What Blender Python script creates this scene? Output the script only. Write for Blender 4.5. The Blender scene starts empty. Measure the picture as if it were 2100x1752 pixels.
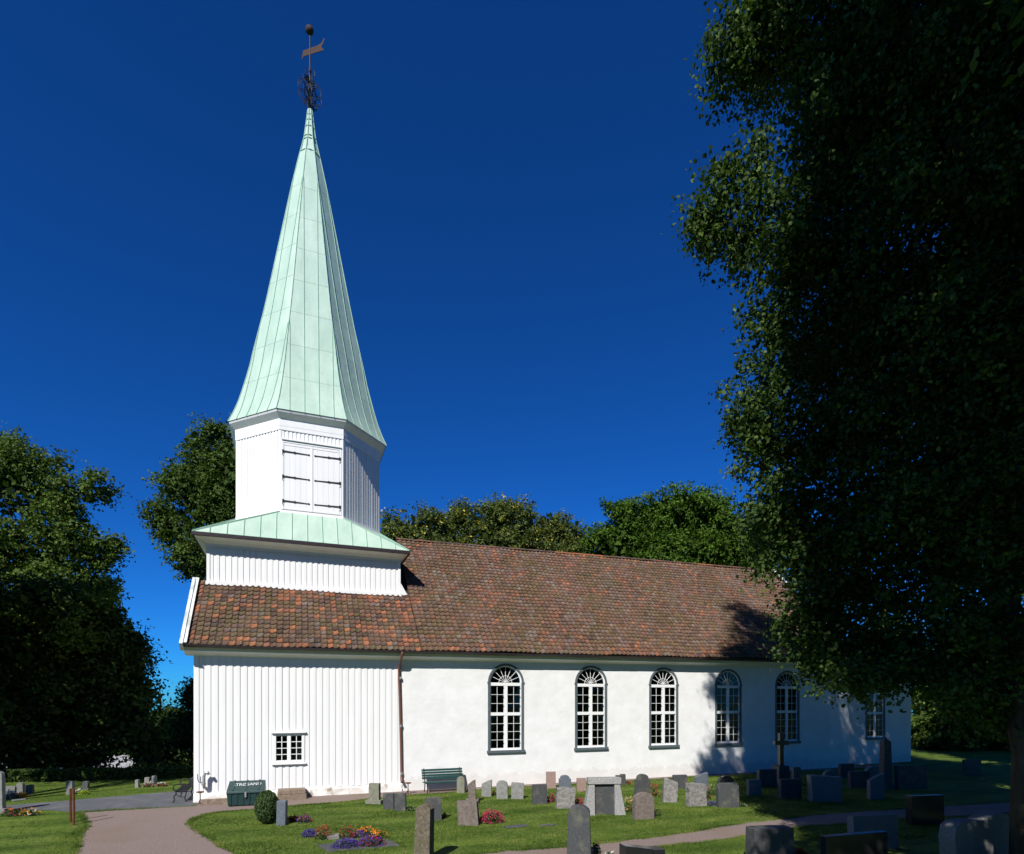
import bpy, bmesh, math, random
import numpy as np
from mathutils import Vector, Matrix
from mathutils.geometry import tessellate_polygon

random.seed(7)
RNG = np.random.default_rng(11)
SC = bpy.context.scene
COL = SC.collection

# ------------------------------------------------------------------ camera, sky, sun, exposure
PHI = math.radians(20.7)
F = 1190.0                      # focal length in units of a 2100 wide picture
CX, HY = 1050.0, 1440.0         # principal column, horizon row (2100 x 1752 picture)
CAM = Vector((0.0, -24.5, 3.75))
FWD = Vector((math.sin(PHI), math.cos(PHI), 0)); RGT = Vector((math.cos(PHI), -math.sin(PHI), 0))
camd = bpy.data.cameras.new('camera'); cam = bpy.data.objects.new('camera', camd); COL.objects.link(cam)
cam.location = CAM; cam.rotation_euler = (math.radians(90), 0, -PHI)
camd.sensor_fit = 'HORIZONTAL'; camd.sensor_width = 36; camd.lens = 36 * F / 2100
camd.shift_y = (HY - 876) / 2100; camd.clip_end = 2000
SC.camera = cam

SUN_EL, SUN_AZ = math.radians(42), math.radians(39.5)     # azimuth measured from -Y towards -X
SDIR = Vector((-math.sin(SUN_AZ) * math.cos(SUN_EL), -math.cos(SUN_AZ) * math.cos(SUN_EL), math.sin(SUN_EL)))
W = bpy.data.worlds.new('World'); SC.world = W; W.use_nodes = True
wn = W.node_tree.nodes; wl = W.node_tree.links
sky = wn.new('ShaderNodeTexSky'); sky.sky_type = 'NISHITA'; sky.sun_disc = False
sky.sun_elevation = SUN_EL; sky.sun_rotation = math.atan2(SDIR.x, SDIR.y)
sky.altitude = 1500; sky.air_density = 1.0; sky.dust_density = 0.15; sky.ozone_density = 6.0
tintn = wn.new('ShaderNodeMix'); tintn.data_type = 'RGBA'; tintn.blend_type = 'MULTIPLY'; tintn.inputs[0].default_value = 1.0
tintn.inputs[7].default_value = (.16, .76, 1.38, 1)          # a polarised, deep blue late summer sky
wl.new(sky.outputs[0], tintn.inputs[6]); gam = wn.new('ShaderNodeGamma'); gam.inputs[1].default_value = 1.12; wl.new(tintn.outputs[2], gam.inputs[0]); wl.new(gam.outputs[0], wn['Background'].inputs[0]); wn['Background'].inputs[1].default_value = 0.055
sd = bpy.data.lights.new('sun', 'SUN'); so = bpy.data.objects.new('sun', sd); COL.objects.link(so)
sd.energy = 5.0; sd.angle = math.radians(0.53); sd.color = (1, .965, .91)
so.rotation_euler = SDIR.to_track_quat('Z', 'Y').to_euler(); so.location = (-20, -30, 40)
SC.view_settings.view_transform = 'Standard'; SC.view_settings.look = 'None'
SC.view_settings.gamma = 1; SC.view_settings.use_curve_mapping = False
SC.view_settings.exposure = 0.25
SC.cycles.diffuse_bounces = 2; SC.cycles.max_bounces = 8; SC.cycles.transparent_max_bounces = 12

# ------------------------------------------------------------------ picture point -> place helpers
def at_depth(x, y, d):
    return CAM + FWD * d + RGT * ((x - CX) / F * d) + Vector((0, 0, (HY - y) / F * d))
def gnd(x, y, z=0.0):
    return at_depth(x, y, (CAM.z - z) * F / (y - HY))
def on_y(x, y, Y):
    r = FWD + RGT * ((x - CX) / F) + Vector((0, 0, (HY - y) / F))
    return CAM + r * ((Y - CAM.y) / r.y)
def XatY(x, Y): return on_y(x, 1440, Y).x
def to_px(p):
    v = Vector(p) - CAM; d = v.dot(FWD)
    return CX + F * v.dot(RGT) / d, HY - F * v.z / d, d
REG = {1: (600, 2550, 2.3333), 2: (1400, 2600, 2.3333), 3: (2200, 2600, 2.625), 4: (2800, 2500, 2.5547), 5: (0, 2550, 2.625)}
def rg(k, x, y):
    ox, oy, s = REG[k]
    return (ox + x / s) / 1.72476, (oy + y / s) / 1.72476

# ------------------------------------------------------------------ object helpers
def tag(o, label=None, cat=None, group=None, kind=None):
    if label: o['label'] = label
    if cat: o['category'] = cat
    if group: o['group'] = group
    if kind: o['kind'] = kind
    return o
def link(name, me, mat=None, parent=None, loc=None, rotz=0.0):
    o = bpy.data.objects.new(name, me); COL.objects.link(o)
    if me is not None and mat is not None and len(me.materials) == 0: me.materials.append(mat)
    if parent is not None: o.parent = parent
    if loc is not None: o.location = loc
    if rotz: o.rotation_euler = (0, 0, rotz)
    return o
def empty(name, loc=(0, 0, 0), rotz=0.0):
    o = bpy.data.objects.new(name, None); COL.objects.link(o); o.location = loc; o.rotation_euler = (0, 0, rotz)
    o.empty_display_size = .2
    return o

class MB:
    def __init__(s): s.v = []; s.f = []
    def add(s, vs, fs):
        b = len(s.v); s.v += [tuple(p) for p in vs]; s.f += [tuple(b + i for i in f) for f in fs]; return s
    def box(s, x0, x1, y0, y1, z0, z1):
        return s.add([(x0,y0,z0),(x1,y0,z0),(x1,y1,z0),(x0,y1,z0),(x0,y0,z1),(x1,y0,z1),(x1,y1,z1),(x0,y1,z1)],
                     [(0,3,2,1),(4,5,6,7),(0,1,5,4),(1,2,6,5),(2,3,7,6),(3,0,4,7)])
    def hexa(s, a, b):          # two quads of 4 points
        return s.add(list(a) + list(b), [(3,2,1,0),(4,5,6,7),(0,1,5,4),(1,2,6,5),(2,3,7,6),(3,0,4,7)])
    def beam(s, p, q, up, w, h):    # box from p to q, width w across, height h along up
        p, q, up = Vector(p), Vector(q), Vector(up); d = (q - p).normalized()
        sx = d.cross(up).normalized() * w / 2; u = sx.cross(d).normalized() * h / 2
        return s.hexa([p-sx-u, p+sx-u, p+sx+u, p-sx+u], [q-sx-u, q+sx-u, q+sx+u, q-sx+u])
    def tube(s, pts, rad, n=8, cap=True):
        pts = [Vector(p) for p in pts]; rad = rad if hasattr(rad, '__len__') else [rad] * len(pts)
        rings = []; prev = None
        for i, p in enumerate(pts):
            d = (pts[min(i+1, len(pts)-1)] - pts[max(i-1, 0)]).normalized()
            a = prev if prev is not None else (Vector((0,0,1)) if abs(d.z) < .9 else Vector((1,0,0)))
            u = (a - d * a.dot(d)).normalized(); w = d.cross(u); prev = u
            rings.append([p + (u * math.cos(t) + w * math.sin(t)) * rad[i] for t in [2*math.pi*k/n for k in range(n)]])
        vs = [v for r in rings for v in r]; fs = []
        for i in range(len(pts) - 1):
            for k in range(n):
                fs.append((i*n+k, i*n+(k+1) % n, (i+1)*n+(k+1) % n, (i+1)*n+k))
        if cap: fs.append(tuple(range(n))[::-1]); fs.append(tuple((len(pts)-1)*n + k for k in range(n)))
        return s.add(vs, fs)
    def lathe(s, prof, c=(0, 0, 0), n=16):
        c = Vector(c); vs = []; fs = []
        for r, z in prof: vs += [(c.x + r*math.cos(2*math.pi*k/n), c.y + r*math.sin(2*math.pi*k/n), c.z + z) for k in range(n)]
        for i in range(len(prof) - 1):
            for k in range(n): fs.append((i*n+k, i*n+(k+1) % n, (i+1)*n+(k+1) % n, (i+1)*n+k))
        fs.append(tuple(range(n))[::-1]); fs.append(tuple((len(prof)-1)*n + k for k in range(n)))
        return s.add(vs, fs)
    def prism(s, poly, off):      # closed planar polygon swept by off
        n = len(poly); off = Vector(off); a = [Vector(p) for p in poly]
        return s.add(a + [p + off for p in a], [tuple(range(n))[::-1], tuple(range(n, 2*n))] + [(i, (i+1) % n, n+(i+1) % n, n+i) for i in range(n)])
    def mesh(s, name):
        me = bpy.data.meshes.new(name); me.from_pydata(s.v, [], s.f)
        bm = bmesh.new(); bm.from_mesh(me); bmesh.ops.recalc_face_normals(bm, faces=bm.faces); bm.to_mesh(me); bm.free()
        return me
    def pane(s, parent):
        me = bpy.data.meshes.new('pane'); me.from_pydata(s.v, [], s.f); me.update()
        if me.polygons[0].normal.y > 0: me.flip_normals()
        return link('pane', me, M['glass'], parent)
    def build(s, name, mat, parent=None, loc=None, rotz=0.0, smooth=False, bevel=0, kind=None):
        me = s.mesh(name)
        if bevel:
            bm = bmesh.new(); bm.from_mesh(me)
            es = [e for e in bm.edges if len(e.link_faces) == 2 and e.calc_face_angle(0) > .5]
            bmesh.ops.bevel(bm, geom=es, offset=bevel, segments=2, profile=.6, affect='EDGES', clamp_overlap=True); bm.to_mesh(me); bm.free()
        if smooth:
            for p in me.polygons: p.use_smooth = True
        o = link(name, me, mat, parent, loc, rotz)
        if kind: o['kind'] = kind
        return o

def np_mesh(name, verts, k, tint=None, tcol=None):
    """verts (n*k,3): n loose polygons of k corners; one tint number or colour per polygon"""
    n = len(verts) // k; me = bpy.data.meshes.new(name)
    me.vertices.add(n * k); me.vertices.foreach_set('co', np.ascontiguousarray(verts, dtype=np.float32).ravel())
    me.loops.add(n * k); me.loops.foreach_set('vertex_index', np.arange(n * k, dtype=np.int32))
    me.polygons.add(n); me.polygons.foreach_set('loop_start', np.arange(0, n * k, k, dtype=np.int32))
    me.update(calc_edges=True)
    if tint is not None:
        a = me.attributes.new('tint', 'FLOAT', 'FACE'); a.data.foreach_set('value', np.asarray(tint, dtype=np.float32))
    return me

# ------------------------------------------------------------------ materials
def new_mat(name):
    m = bpy.data.materials.new(name); m.use_nodes = True
    nt = m.node_tree; return m, nt, nt.nodes['Principled BSDF'], nt.nodes['Material Output']
def node(nt, t, **kw):
    n = nt.nodes.new(t)
    for k, v in kw.items():
        if k == 'ins':
            for kk, vv in v.items(): n.inputs[kk].default_value = vv
        else: setattr(n, k, v)
    return n
def ramp(nt, fac, stops):
    r = nt.nodes.new('ShaderNodeValToRGB'); nt.links.new(fac, r.inputs[0])
    e = r.color_ramp.elements
    while len(e) < len(stops): e.new(.5)
    for i, (p, c) in enumerate(stops): e[i].position = p; e[i].color = tuple(c) + (1,) if len(c) == 3 else c
    return r.outputs[0]
def noise(nt, scale, detail=4, rough=.55, coord=None, dist=0, stretch=None):
    n = node(nt, 'ShaderNodeTexNoise', ins={'Scale': scale, 'Detail': detail, 'Roughness': rough, 'Distortion': dist})
    if coord is None:
        coord = node(nt, 'ShaderNodeNewGeometry').outputs['Position']
    if stretch:
        mp = node(nt, 'ShaderNodeMapping', ins={'Scale': stretch}); nt.links.new(coord, mp.inputs[0]); coord = mp.outputs[0]
    nt.links.new(coord, n.inputs['Vector']); return n.outputs['Fac']
def mix(nt, fac, a, b, mode='MIX'):
    m = node(nt, 'ShaderNodeMix', data_type='RGBA', blend_type=mode)
    for sock, v in ((0, fac), (6, a), (7, b)):
        if hasattr(v, 'is_output'): nt.links.new(v, m.inputs[sock])
        else: m.inputs[sock].default_value = v if not isinstance(v, tuple) or len(v) == 4 else v + (1,)
    return m.outputs[2]
def bump(nt, bs, h, strength, dist):
    b = node(nt, 'ShaderNodeBump', ins={'Strength': strength, 'Distance': dist}); nt.links.new(h, b.inputs['Height'])
    if bs.inputs['Normal'].is_linked: nt.links.new(bs.inputs['Normal'].links[0].from_socket, b.inputs['Normal'])
    nt.links.new(b.outputs[0], bs.inputs['Normal'])

def pmat(name, stops, scale, rough=.7, bumps=(), spec=.3, speck=None, detail=5, stretch=None, metal=0, stain=None, splash=0):
    """colour from noise through a ramp; bumps [(scale, strength, dist)]; speck (scale, threshold, colour); stain (scale, lo, hi, colour)"""
    m, nt, bs, out = new_mat(name)
    col = ramp(nt, noise(nt, scale, detail, stretch=stretch), stops)
    if stain:
        col = mix(nt, ramp(nt, noise(nt, stain[0], 5), [(stain[1], (0, 0, 0)), (stain[2], (1, 1, 1))]), col, stain[3])
    if splash:                      # mud thrown up by rain along the foot of the wall, in blotches
        sx = node(nt, 'ShaderNodeSeparateXYZ'); nt.links.new(node(nt, 'ShaderNodeNewGeometry').outputs['Position'], sx.inputs[0])
        ad = node(nt, 'ShaderNodeMath', operation='MULTIPLY_ADD', ins={1: -.9, 2: .95}); nt.links.new(sx.outputs['Z'], ad.inputs[0])
        ml = node(nt, 'ShaderNodeMath', operation='ADD'); nt.links.new(ad.outputs[0], ml.inputs[0]); nt.links.new(noise(nt, 2.2, 6, .65), ml.inputs[1])
        col = mix(nt, ramp(nt, ml.outputs[0], [(.95, (0, 0, 0)), (1.0, (.18, .18, .18))]), col, (.45, .36, .30))
        col = mix(nt, ramp(nt, noise(nt, .8, 6, .7, stretch=(1, 1, .25)), [(.58, (0, 0, 0)), (.75, (.22, .22, .22))]), col, (.6, .57, .52))
    if speck:
        f = ramp(nt, noise(nt, speck[0], 2), [(speck[1], (0, 0, 0)), (speck[1] + .04, (1, 1, 1))]); col = mix(nt, f, col, speck[2])
    nt.links.new(col, bs.inputs['Base Color']); bs.inputs['Roughness'].default_value = rough
    bs.inputs['Specular IOR Level'].default_value = spec; bs.inputs['Metallic'].default_value = metal
    for s, st, d in bumps: bump(nt, bs, noise(nt, s, 5), st, d)
    return m

M = {}
M['white_wood'] = pmat('white_painted_wood', [(.3, (.80, .80, .785)), (.7, (.86, .86, .85))], 3, .45, [(60, .12, .004)], .3, stretch=(1, 1, .15))
M['plaster'] = pmat('limewashed_plaster', [(.3, (.76, .755, .735)), (.7, (.85, .85, .835))], 1.3, .9, [(3.2, .35, .04), (9, .3, .015), (45, .2, .004)], .1, splash=1)
M['plinth'] = pmat('worn_whitewashed_plinth', [(.3, (.62, .58, .52)), (.62, (.80, .78, .74))], 3, .9, [(4, .6, .05), (20, .5, .012)], .1, stain=(2.3, .58, .68, (.34, .29, .23)))
M['copper'] = None
M['trim_grey'] = pmat('blue_grey_painted_surround', [(.3, (.085, .11, .125)), (.7, (.115, .14, .155))], 6, .5, [(50, .1, .003)], .3)
M['iron'] = pmat('black_wrought_iron', [(.3, (.012, .011, .012)), (.7, (.03, .026, .025))], 20, .6, (), .3)
M['rust'] = pmat('rusty_iron', [(.3, (.07, .028, .014)), (.7, (.16, .06, .025))], 14, .8, [(60, .3, .004)], .2)
M['ball'] = pmat('weathered_copper_ball', [(.3, (.10, .035, .015)), (.7, (.18, .06, .025))], 6, .5, (), .4)
M['gutter'] = pmat('dark_brown_gutter_metal', [(.3, (.022, .016, .018)), (.7, (.035, .025, .026))], 5, .45, (), .4)
M['pipe'] = pmat('brown_downpipe_metal', [(.3, (.13, .055, .038)), (.7, (.18, .08, .055))], 5, .4, (), .4)
M['vane'] = pmat('dark_weathered_vane_metal', [(.3, (.03, .017, .014)), (.7, (.075, .035, .024))], 9, .8)
M['galv'] = pmat('galvanised_steel', [(.3, (.35, .36, .36)), (.7, (.5, .5, .5))], 9, .4, (), .5, metal=.5)
M['lead'] = pmat('grey_weathered_barge_board', [(.35, (.42, .46, .42)), (.62, (.75, .76, .73))], 5, .7, [(30, .3, .006)], .2, stretch=(1, .3, .3))
M['underlay'] = pmat('dark_roof_underlay', [(.3, (.02, .014, .011)), (.7, (.035, .024, .018))], 4, .9)
M['interior'] = pmat('dim_interior', [(.3, (.05, .045, .04)), (.7, (.08, .07, .06))], 1, .9)
M['curtain'] = pmat('pale_curtain_cloth', [(.3, (.5, .5, .48)), (.7, (.66, .66, .64))], 3, .9)
M['gravel'] = pmat('pinkish_gravel', [(.3, (.15, .112, .096)), (.5, (.225, .172, .15)), (.7, (.285, .228, .202))], 26, .95, [(38, .6, .012), (120, .6, .006)], .1,
                   speck=(55, .70, (.50, .45, .42)), stain=(.55, .5, .75, (.20, .15, .11)))
M['asphalt'] = pmat('grey_asphalt', [(.3, (.085, .09, .098)), (.7, (.125, .13, .138))], 8, .9, [(110, .5, .004)], .15, stain=(.8, .5, .7, (.15, .15, .155)), stretch=(.4, 1, 1))
M['soil'] = pmat('dark_soil', [(.3, (.03, .02, .013)), (.7, (.06, .042, .028))], 9, .95, [(30, .6, .02)], .1)
M['bark'] = pmat('grey_brown_bark', [(.3, (.035, .028, .022)), (.7, (.085, .07, .055))], 6, .95, [(14, .8, .04)], .1, stretch=(1, 1, .25))
M['bench_green'] = pmat('dark_green_bench_paint', [(.3, (.012, .045, .042)), (.7, (.02, .065, .058))], 8, .35, (), .4)
M['box_green'] = pmat('dark_green_moulded_plastic', [(.3, (.014, .04, .038)), (.7, (.02, .052, .05))], 5, .42, [(40, .08, .003)], .4)
M['paint_white'] = pmat('brushed_white_paint', [(.3, (.6, .6, .6)), (.7, (.75, .75, .75))], 30, .7)
M['sandstone'] = pmat('brown_weathered_stone', [(.3, (.17, .13, .095)), (.7, (.29, .225, .17))], 7, .9, [(16, .5, .02)], .1)
M['g_black'] = pmat('polished_black_granite', [(.3, (.012, .012, .014)), (.7, (.022, .022, .025))], 60, .22, (), .5)
M['g_dark'] = pmat('dark_grey_granite', [(.3, (.045, .047, .05)), (.7, (.085, .088, .09))], 30, .6, [(60, .2, .004)], .25, speck=(90, .68, (.2, .2, .2)), stain=(3.5, .52, .72, (.13, .125, .095)))
M['g_blue'] = pmat('blue_grey_slate', [(.3, (.09, .105, .13)), (.7, (.135, .155, .18))], 14, .55, [(40, .2, .004)], .3)
M['g_grey'] = pmat('grey_granite', [(.3, (.13, .13, .125)), (.7, (.21, .21, .2))], 22, .8, [(25, .4, .012)], .2, speck=(70, .66, (.34, .34, .32)))
M['g_rough'] = pmat('rough_hewn_grey_granite', [(.3, (.15, .145, .135)), (.7, (.30, .285, .265))], 9, .9, [(7, .9, .06), (26, .6, .02)], .1, speck=(60, .66, (.42, .41, .38)))
M['g_pale'] = pmat('pale_marble', [(.3, (.17, .17, .155)), (.7, (.27, .27, .255))], 8, .8, [(18, .3, .01)], .2, stain=(5, .55, .75, (.17, .165, .13)))
M['g_lichen'] = pmat('lichen_covered_granite', [(.3, (.085, .068, .05)), (.6, (.16, .135, .10)), (.75, (.21, .18, .13))], 16, .95, [(30, .7, .015)], .1, speck=(40, .68, (.38, .37, .33)), stain=(3, .5, .7, (.10, .095, .05)))
M['g_moss'] = pmat('greenish_weathered_sandstone', [(.3, (.16, .16, .12)), (.7, (.25, .245, .19))], 6, .9, [(22, .4, .01)], .1)
M['g_pink'] = pmat('pink_granite', [(.3, (.24, .155, .13)), (.7, (.35, .25, .215))], 26, .7, [(30, .2, .006)], .25)
M['g_brown'] = pmat('brown_weathered_granite', [(.3, (.12, .095, .08)), (.7, (.21, .175, .155))], 12, .9, [(20, .5, .014)], .1, speck=(60, .69, (.36, .34, .31)))
M['g_speck'] = pmat('black_and_white_lichened_granite', [(.36, (.15, .148, .14)), (.5, (.30, .295, .285)), (.64, (.46, .45, .43))], 55, .95, [(40, .7, .015)], .1, detail=8)
M['hedge_core'] = pmat('shaded_twigs', [(.3, (.012, .016, .008)), (.7, (.02, .026, .012))], 9, .95)
M['roof_slate'] = pmat('grey_house_roof', [(.3, (.24, .235, .23)), (.7, (.33, .325, .32))], 3, .8)

def copper_mat():
    m, nt, bs, out = new_mat('verdigris_copper')
    oi = node(nt, 'ShaderNodeObjectInfo')
    c = ramp(nt, noise(nt, 1.6, 6, .6, stretch=(1, 1, .35)), [(.3, (.39, .53, .43)), (.55, (.455, .60, .49)), (.75, (.53, .66, .555))])
    r = ramp(nt, oi.outputs['Random'], [(0, (.92, .94, .93)), (1, (1.02, 1.0, 1.0))])
    c = mix(nt, 1.0, c, r, 'MULTIPLY')
    c = mix(nt, ramp(nt, noise(nt, 4.5, 6, .65, stretch=(1, 1, .5)), [(.62, (0, 0, 0)), (.8, (.5, .5, .5))]), c, (.29, .43, .35))
    c = mix(nt, ramp(nt, noise(nt, 7, 5, .7, stretch=(1, 1, .06)), [(.56, (0, 0, 0)), (.78, (.45, .45, .45))]), c, (.30, .40, .34))
    nt.links.new(c, bs.inputs['Base Color']); bs.inputs['Roughness'].default_value = .55; bs.inputs['Specular IOR Level'].default_value = .3
    bump(nt, bs, noise(nt, 2.2, 3), .35, .03); bump(nt, bs, noise(nt, 30, 4), .12, .004)
    return m
M['copper'] = copper_mat()
M['seam'] = pmat('copper_standing_seam', [(.3, (.20, .36, .27)), (.7, (.30, .48, .38))], 5, .6)

def tile_mat():
    m, nt, bs, out = new_mat('weathered_clay_tile')
    a = node(nt, 'ShaderNodeAttribute', attribute_name='tcol'); col = a.outputs['Color']
    v = ramp(nt, noise(nt, 9, 5, .65), [(.28, (.55, .55, .52)), (.5, (.95, .95, .95)), (.72, (1.35, 1.3, 1.25))])
    col = mix(nt, 1.0, col, v, 'MULTIPLY')
    big = ramp(nt, noise(nt, .55, 4), [(.4, (0, 0, 0)), (.65, (1, 1, 1))])
    moss = ramp(nt, noise(nt, 5, 5), [(.5, (0, 0, 0)), (.66, (.55, .55, .55))]); moss = mix(nt, 1.0, moss, big, 'MULTIPLY')
    col = mix(nt, moss, col, (.075, .062, .03))
    lich = ramp(nt, noise(nt, 16, 3, .5), [(.665, (0, 0, 0)), (.70, (.7, .7, .7))]); col = mix(nt, lich, col, (.36, .335, .31))
    nt.links.new(col, bs.inputs['Base Color']); bs.inputs['Roughness'].default_value = .85; bs.inputs['Specular IOR Level'].default_value = .15
    bump(nt, bs, noise(nt, 40, 4), .35, .006)
    return m
M['tile'] = tile_mat()

def glass_mat():
    m, nt, bs, out = new_mat('old_window_glass')
    tr = node(nt, 'ShaderNodeBsdfTransparent'); tr.inputs[0].default_value = (.55, .6, .58, 1)
    gl = node(nt, 'ShaderNodeBsdfGlossy', ins={'Roughness': .03}); fr = node(nt, 'ShaderNodeFresnel', ins={'IOR': 1.45})
    b = node(nt, 'ShaderNodeBump', ins={'Strength': .15, 'Distance': .02}); nt.links.new(noise(nt, 5, 2), b.inputs['Height']); nt.links.new(b.outputs[0], gl.inputs['Normal'])
    ms = node(nt, 'ShaderNodeMixShader'); nt.links.new(fr.outputs[0], ms.inputs[0]); nt.links.new(tr.outputs[0], ms.inputs[1]); nt.links.new(gl.outputs[0], ms.inputs[2])
    nt.links.new(ms.outputs[0], out.inputs[0]); return m
M['glass'] = glass_mat()

def leaf_mat(name, stops, trans=.25, rough=.5, spec=.3):
    m, nt, bs, out = new_mat(name)
    a = node(nt, 'ShaderNodeAttribute', attribute_name='tint')
    col = ramp(nt, a.outputs['Fac'], stops)
    nt.links.new(col, bs.inputs['Base Color']); bs.inputs['Roughness'].default_value = rough; bs.inputs['Specular IOR Level'].default_value = spec
    tl = node(nt, 'ShaderNodeBsdfTranslucent'); c2 = mix(nt, 1.0, col, (1.25, 1.35, .5), 'MULTIPLY'); nt.links.new(c2, tl.inputs[0])
    ms = node(nt, 'ShaderNodeMixShader', ins={0: trans}); nt.links.new(bs.outputs[0], ms.inputs[1]); nt.links.new(tl.outputs[0], ms.inputs[2])
    nt.links.new(ms.outputs[0], out.inputs[0]); return m
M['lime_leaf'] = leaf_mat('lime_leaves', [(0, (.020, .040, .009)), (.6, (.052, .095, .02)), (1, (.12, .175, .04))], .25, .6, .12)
M['ash_leaf'] = leaf_mat('light_green_leaves', [(0, (.035, .06, .012)), (.6, (.085, .135, .024)), (1, (.14, .20, .04))], .25, .6, .12)
M['dark_leaf'] = leaf_mat('dark_green_leaves', [(0, (.018, .032, .008)), (.6, (.042, .072, .016)), (1, (.08, .12, .026))], .18, .65, .1)
M['maple_leaf'] = leaf_mat('maple_leaves', [(0, (.03, .062, .008)), (.6, (.07, .135, .014)), (1, (.12, .20, .025))], .25, .6, .12)
M['yellow_leaf'] = leaf_mat('yellowing_leaves', [(0, (.04, .06, .016)), (.6, (.10, .135, .03)), (.84, (.15, .18, .04)), (.90, (.52, .42, .06)), (1, (.6, .48, .08))], .25, .6, .12)
M['oak_leaf'] = leaf_mat('oak_leaves', [(0, (.032, .056, .012)), (.6, (.075, .125, .024)), (1, (.125, .18, .04))], .25, .6, .12)
M['thuja'] = leaf_mat('thuja_sprays', [(0, (.022, .04, .012)), (.6, (.045, .085, .02)), (1, (.075, .125, .03))], .1)
M['grass_blade'] = leaf_mat('grass_blades', [(0, (.045, .085, .011)), (.5, (.115, .175, .027)), (1, (.235, .27, .065))], .3, .6, .2)
M['plant_leaf'] = leaf_mat('bedding_plant_leaves', [(0, (.02, .045, .014)), (1, (.055, .10, .03))], .15)
def petal(name, c): return leaf_mat(name, [(0, tuple(x * .6 for x in c)), (1, c)], .25, .6, .2)
M['p_pink'] = petal('pink_petals', (.55, .055, .13)); M['p_red'] = petal('red_petals', (.45, .018, .02)); M['p_purple'] = petal('violet_petals', (.12, .075, .36))
M['p_orange'] = petal('orange_petals', (.85, .28, .02)); M['p_white'] = petal('white_petals', (.75, .75, .68)); M['p_coral'] = petal('coral_petals', (.6, .12, .10))
M['p_dark'] = petal('dark_red_petals', (.12, .008, .012)); M['p_yellow'] = petal('lime_yellow_leaves', (.30, .42, .04))

def lawn_mat():
    m, nt, bs, out = new_mat('mown_lawn')
    c = ramp(nt, noise(nt, 7, 6, .7), [(.3, (.05, .092, .012)), (.5, (.092, .15, .022)), (.72, (.145, .195, .04))])
    s = ramp(nt, noise(nt, .9, 3, .5, stretch=(.35, 1.4, 1), dist=.6), [(.36, (.5, .58, .5)), (.62, (1.2, 1.12, 1.15))]); c = mix(nt, 1.0, c, s, 'MULTIPLY')
    d = ramp(nt, noise(nt, 1.7, 5, .65), [(.52, (0, 0, 0)), (.72, (.75, .75, .75))]); c = mix(nt, d, c, (.15, .16, .05))
    nt.links.new(c, bs.inputs['Base Color']); bs.inputs['Roughness'].default_value = .9; bs.inputs['Specular IOR Level'].default_value = .1
    bump(nt, bs, noise(nt, 45, 5, .7), .8, .03); bump(nt, bs, noise(nt, 6, 3), .4, .06)
    return m
M['lawn'] = lawn_mat()

# ------------------------------------------------------------------ ground
g = MB(); S = 500
prof_ = [(-S, 0), (12.6, 0), (20, -1.2), (34, -4), (50, -7), (S, -7)]
def gz(y): return float(np.interp(y, [p[0] for p in prof_], [p[1] for p in prof_]))
for (ya, za), (yb, zb) in zip(prof_, prof_[1:]): g.add([(-S, ya, za), (S, ya, za), (S, yb, zb), (-S, yb, zb)], [(0, 1, 2, 3)])
tag(g.build('ground', M['lawn']), kind='structure')
def sheet(name, pts, z, mat, step=.35, jit=.05):
    P = []
    for i in range(len(pts)):
        a, b = Vector(pts[i]), Vector(pts[(i + 1) % len(pts)]); n = max(1, int((b - a).length / step))
        for k in range(n):
            q = a.lerp(b, k / n); P.append(Vector((q.x + random.uniform(-jit, jit), q.y + random.uniform(-jit, jit), z)))
    tri = tessellate_polygon([P]); me = bpy.data.meshes.new(name); me.from_pydata([tuple(p) for p in P], [], [tuple(t) for t in tri])
    bm = bmesh.new(); bm.from_mesh(me); bmesh.ops.recalc_face_normals(bm, faces=bm.faces)
    if sum(f.normal.z for f in bm.faces) < 0: bmesh.ops.reverse_faces(bm, faces=bm.faces)
    bm.to_mesh(me); bm.free()
    return tag(link(name, me, mat), kind='structure'), [(p.x, p.y) for p in P]
def smooth_px(pts, n=6):       # Catmull-Rom through picture points
    out = []
    for i in range(len(pts) - 1):
        p0, p1, p2, p3 = pts[max(i-1, 0)], pts[i], pts[i+1], pts[min(i+2, len(pts)-1)]
        for k in range(n):
            t = k / n
            out.append(tuple(.5 * (2*p1[j] + (p2[j]-p0[j])*t + (2*p0[j]-5*p1[j]+4*p2[j]-p3[j])*t*t + (3*p1[j]-p0[j]-3*p2[j]+p3[j])*t**3) for j in (0, 1)))
    return out + [pts[-1]]
G2 = lambda L: [gnd(x, y).to_2d().to_3d() for x, y in L]
lawn_edge = smooth_px([(640, 1840), (480, 1752), (425, 1716), (388, 1692), (400, 1679), (440, 1668), (520, 1660), (620, 1652), (700, 1646), (770, 1638)])
left_edge = smooth_px([(158, 1667), (172, 1676), (178, 1690), (166, 1712), (157, 1735), (152, 1752), (120, 1840)])
gp = G2(lawn_edge) + [Vector((3.6, -1.75, 0)), Vector((4.6, -1.2, 0)), Vector((8, -.85, 0)), Vector((14, -.7, 0)), Vector((22, -.6, 0)), Vector((34, -.5, 0)), Vector((34, .4, 0)), Vector((-3.4, .4, 0)), gnd(398, 1653).to_2d().to_3d()] + G2(left_edge)
gravel, gpoly = sheet('gravel_path', gp, .004, M['gravel'])
ap = G2(smooth_px([(-250, 1672), (17, 1652), (155, 1641), (270, 1631), (375, 1622), (420, 1616)])) + [Vector((-3.3, 3.5, 0)), Vector((-3.3, .2, 0))] + G2([(398, 1654), (300, 1659), (158, 1667), (100, 1662), (45, 1660), (0, 1666), (-300, 1690)])
asph, apoly = sheet('asphalt_path', ap, .008, M['asphalt'])
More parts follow.
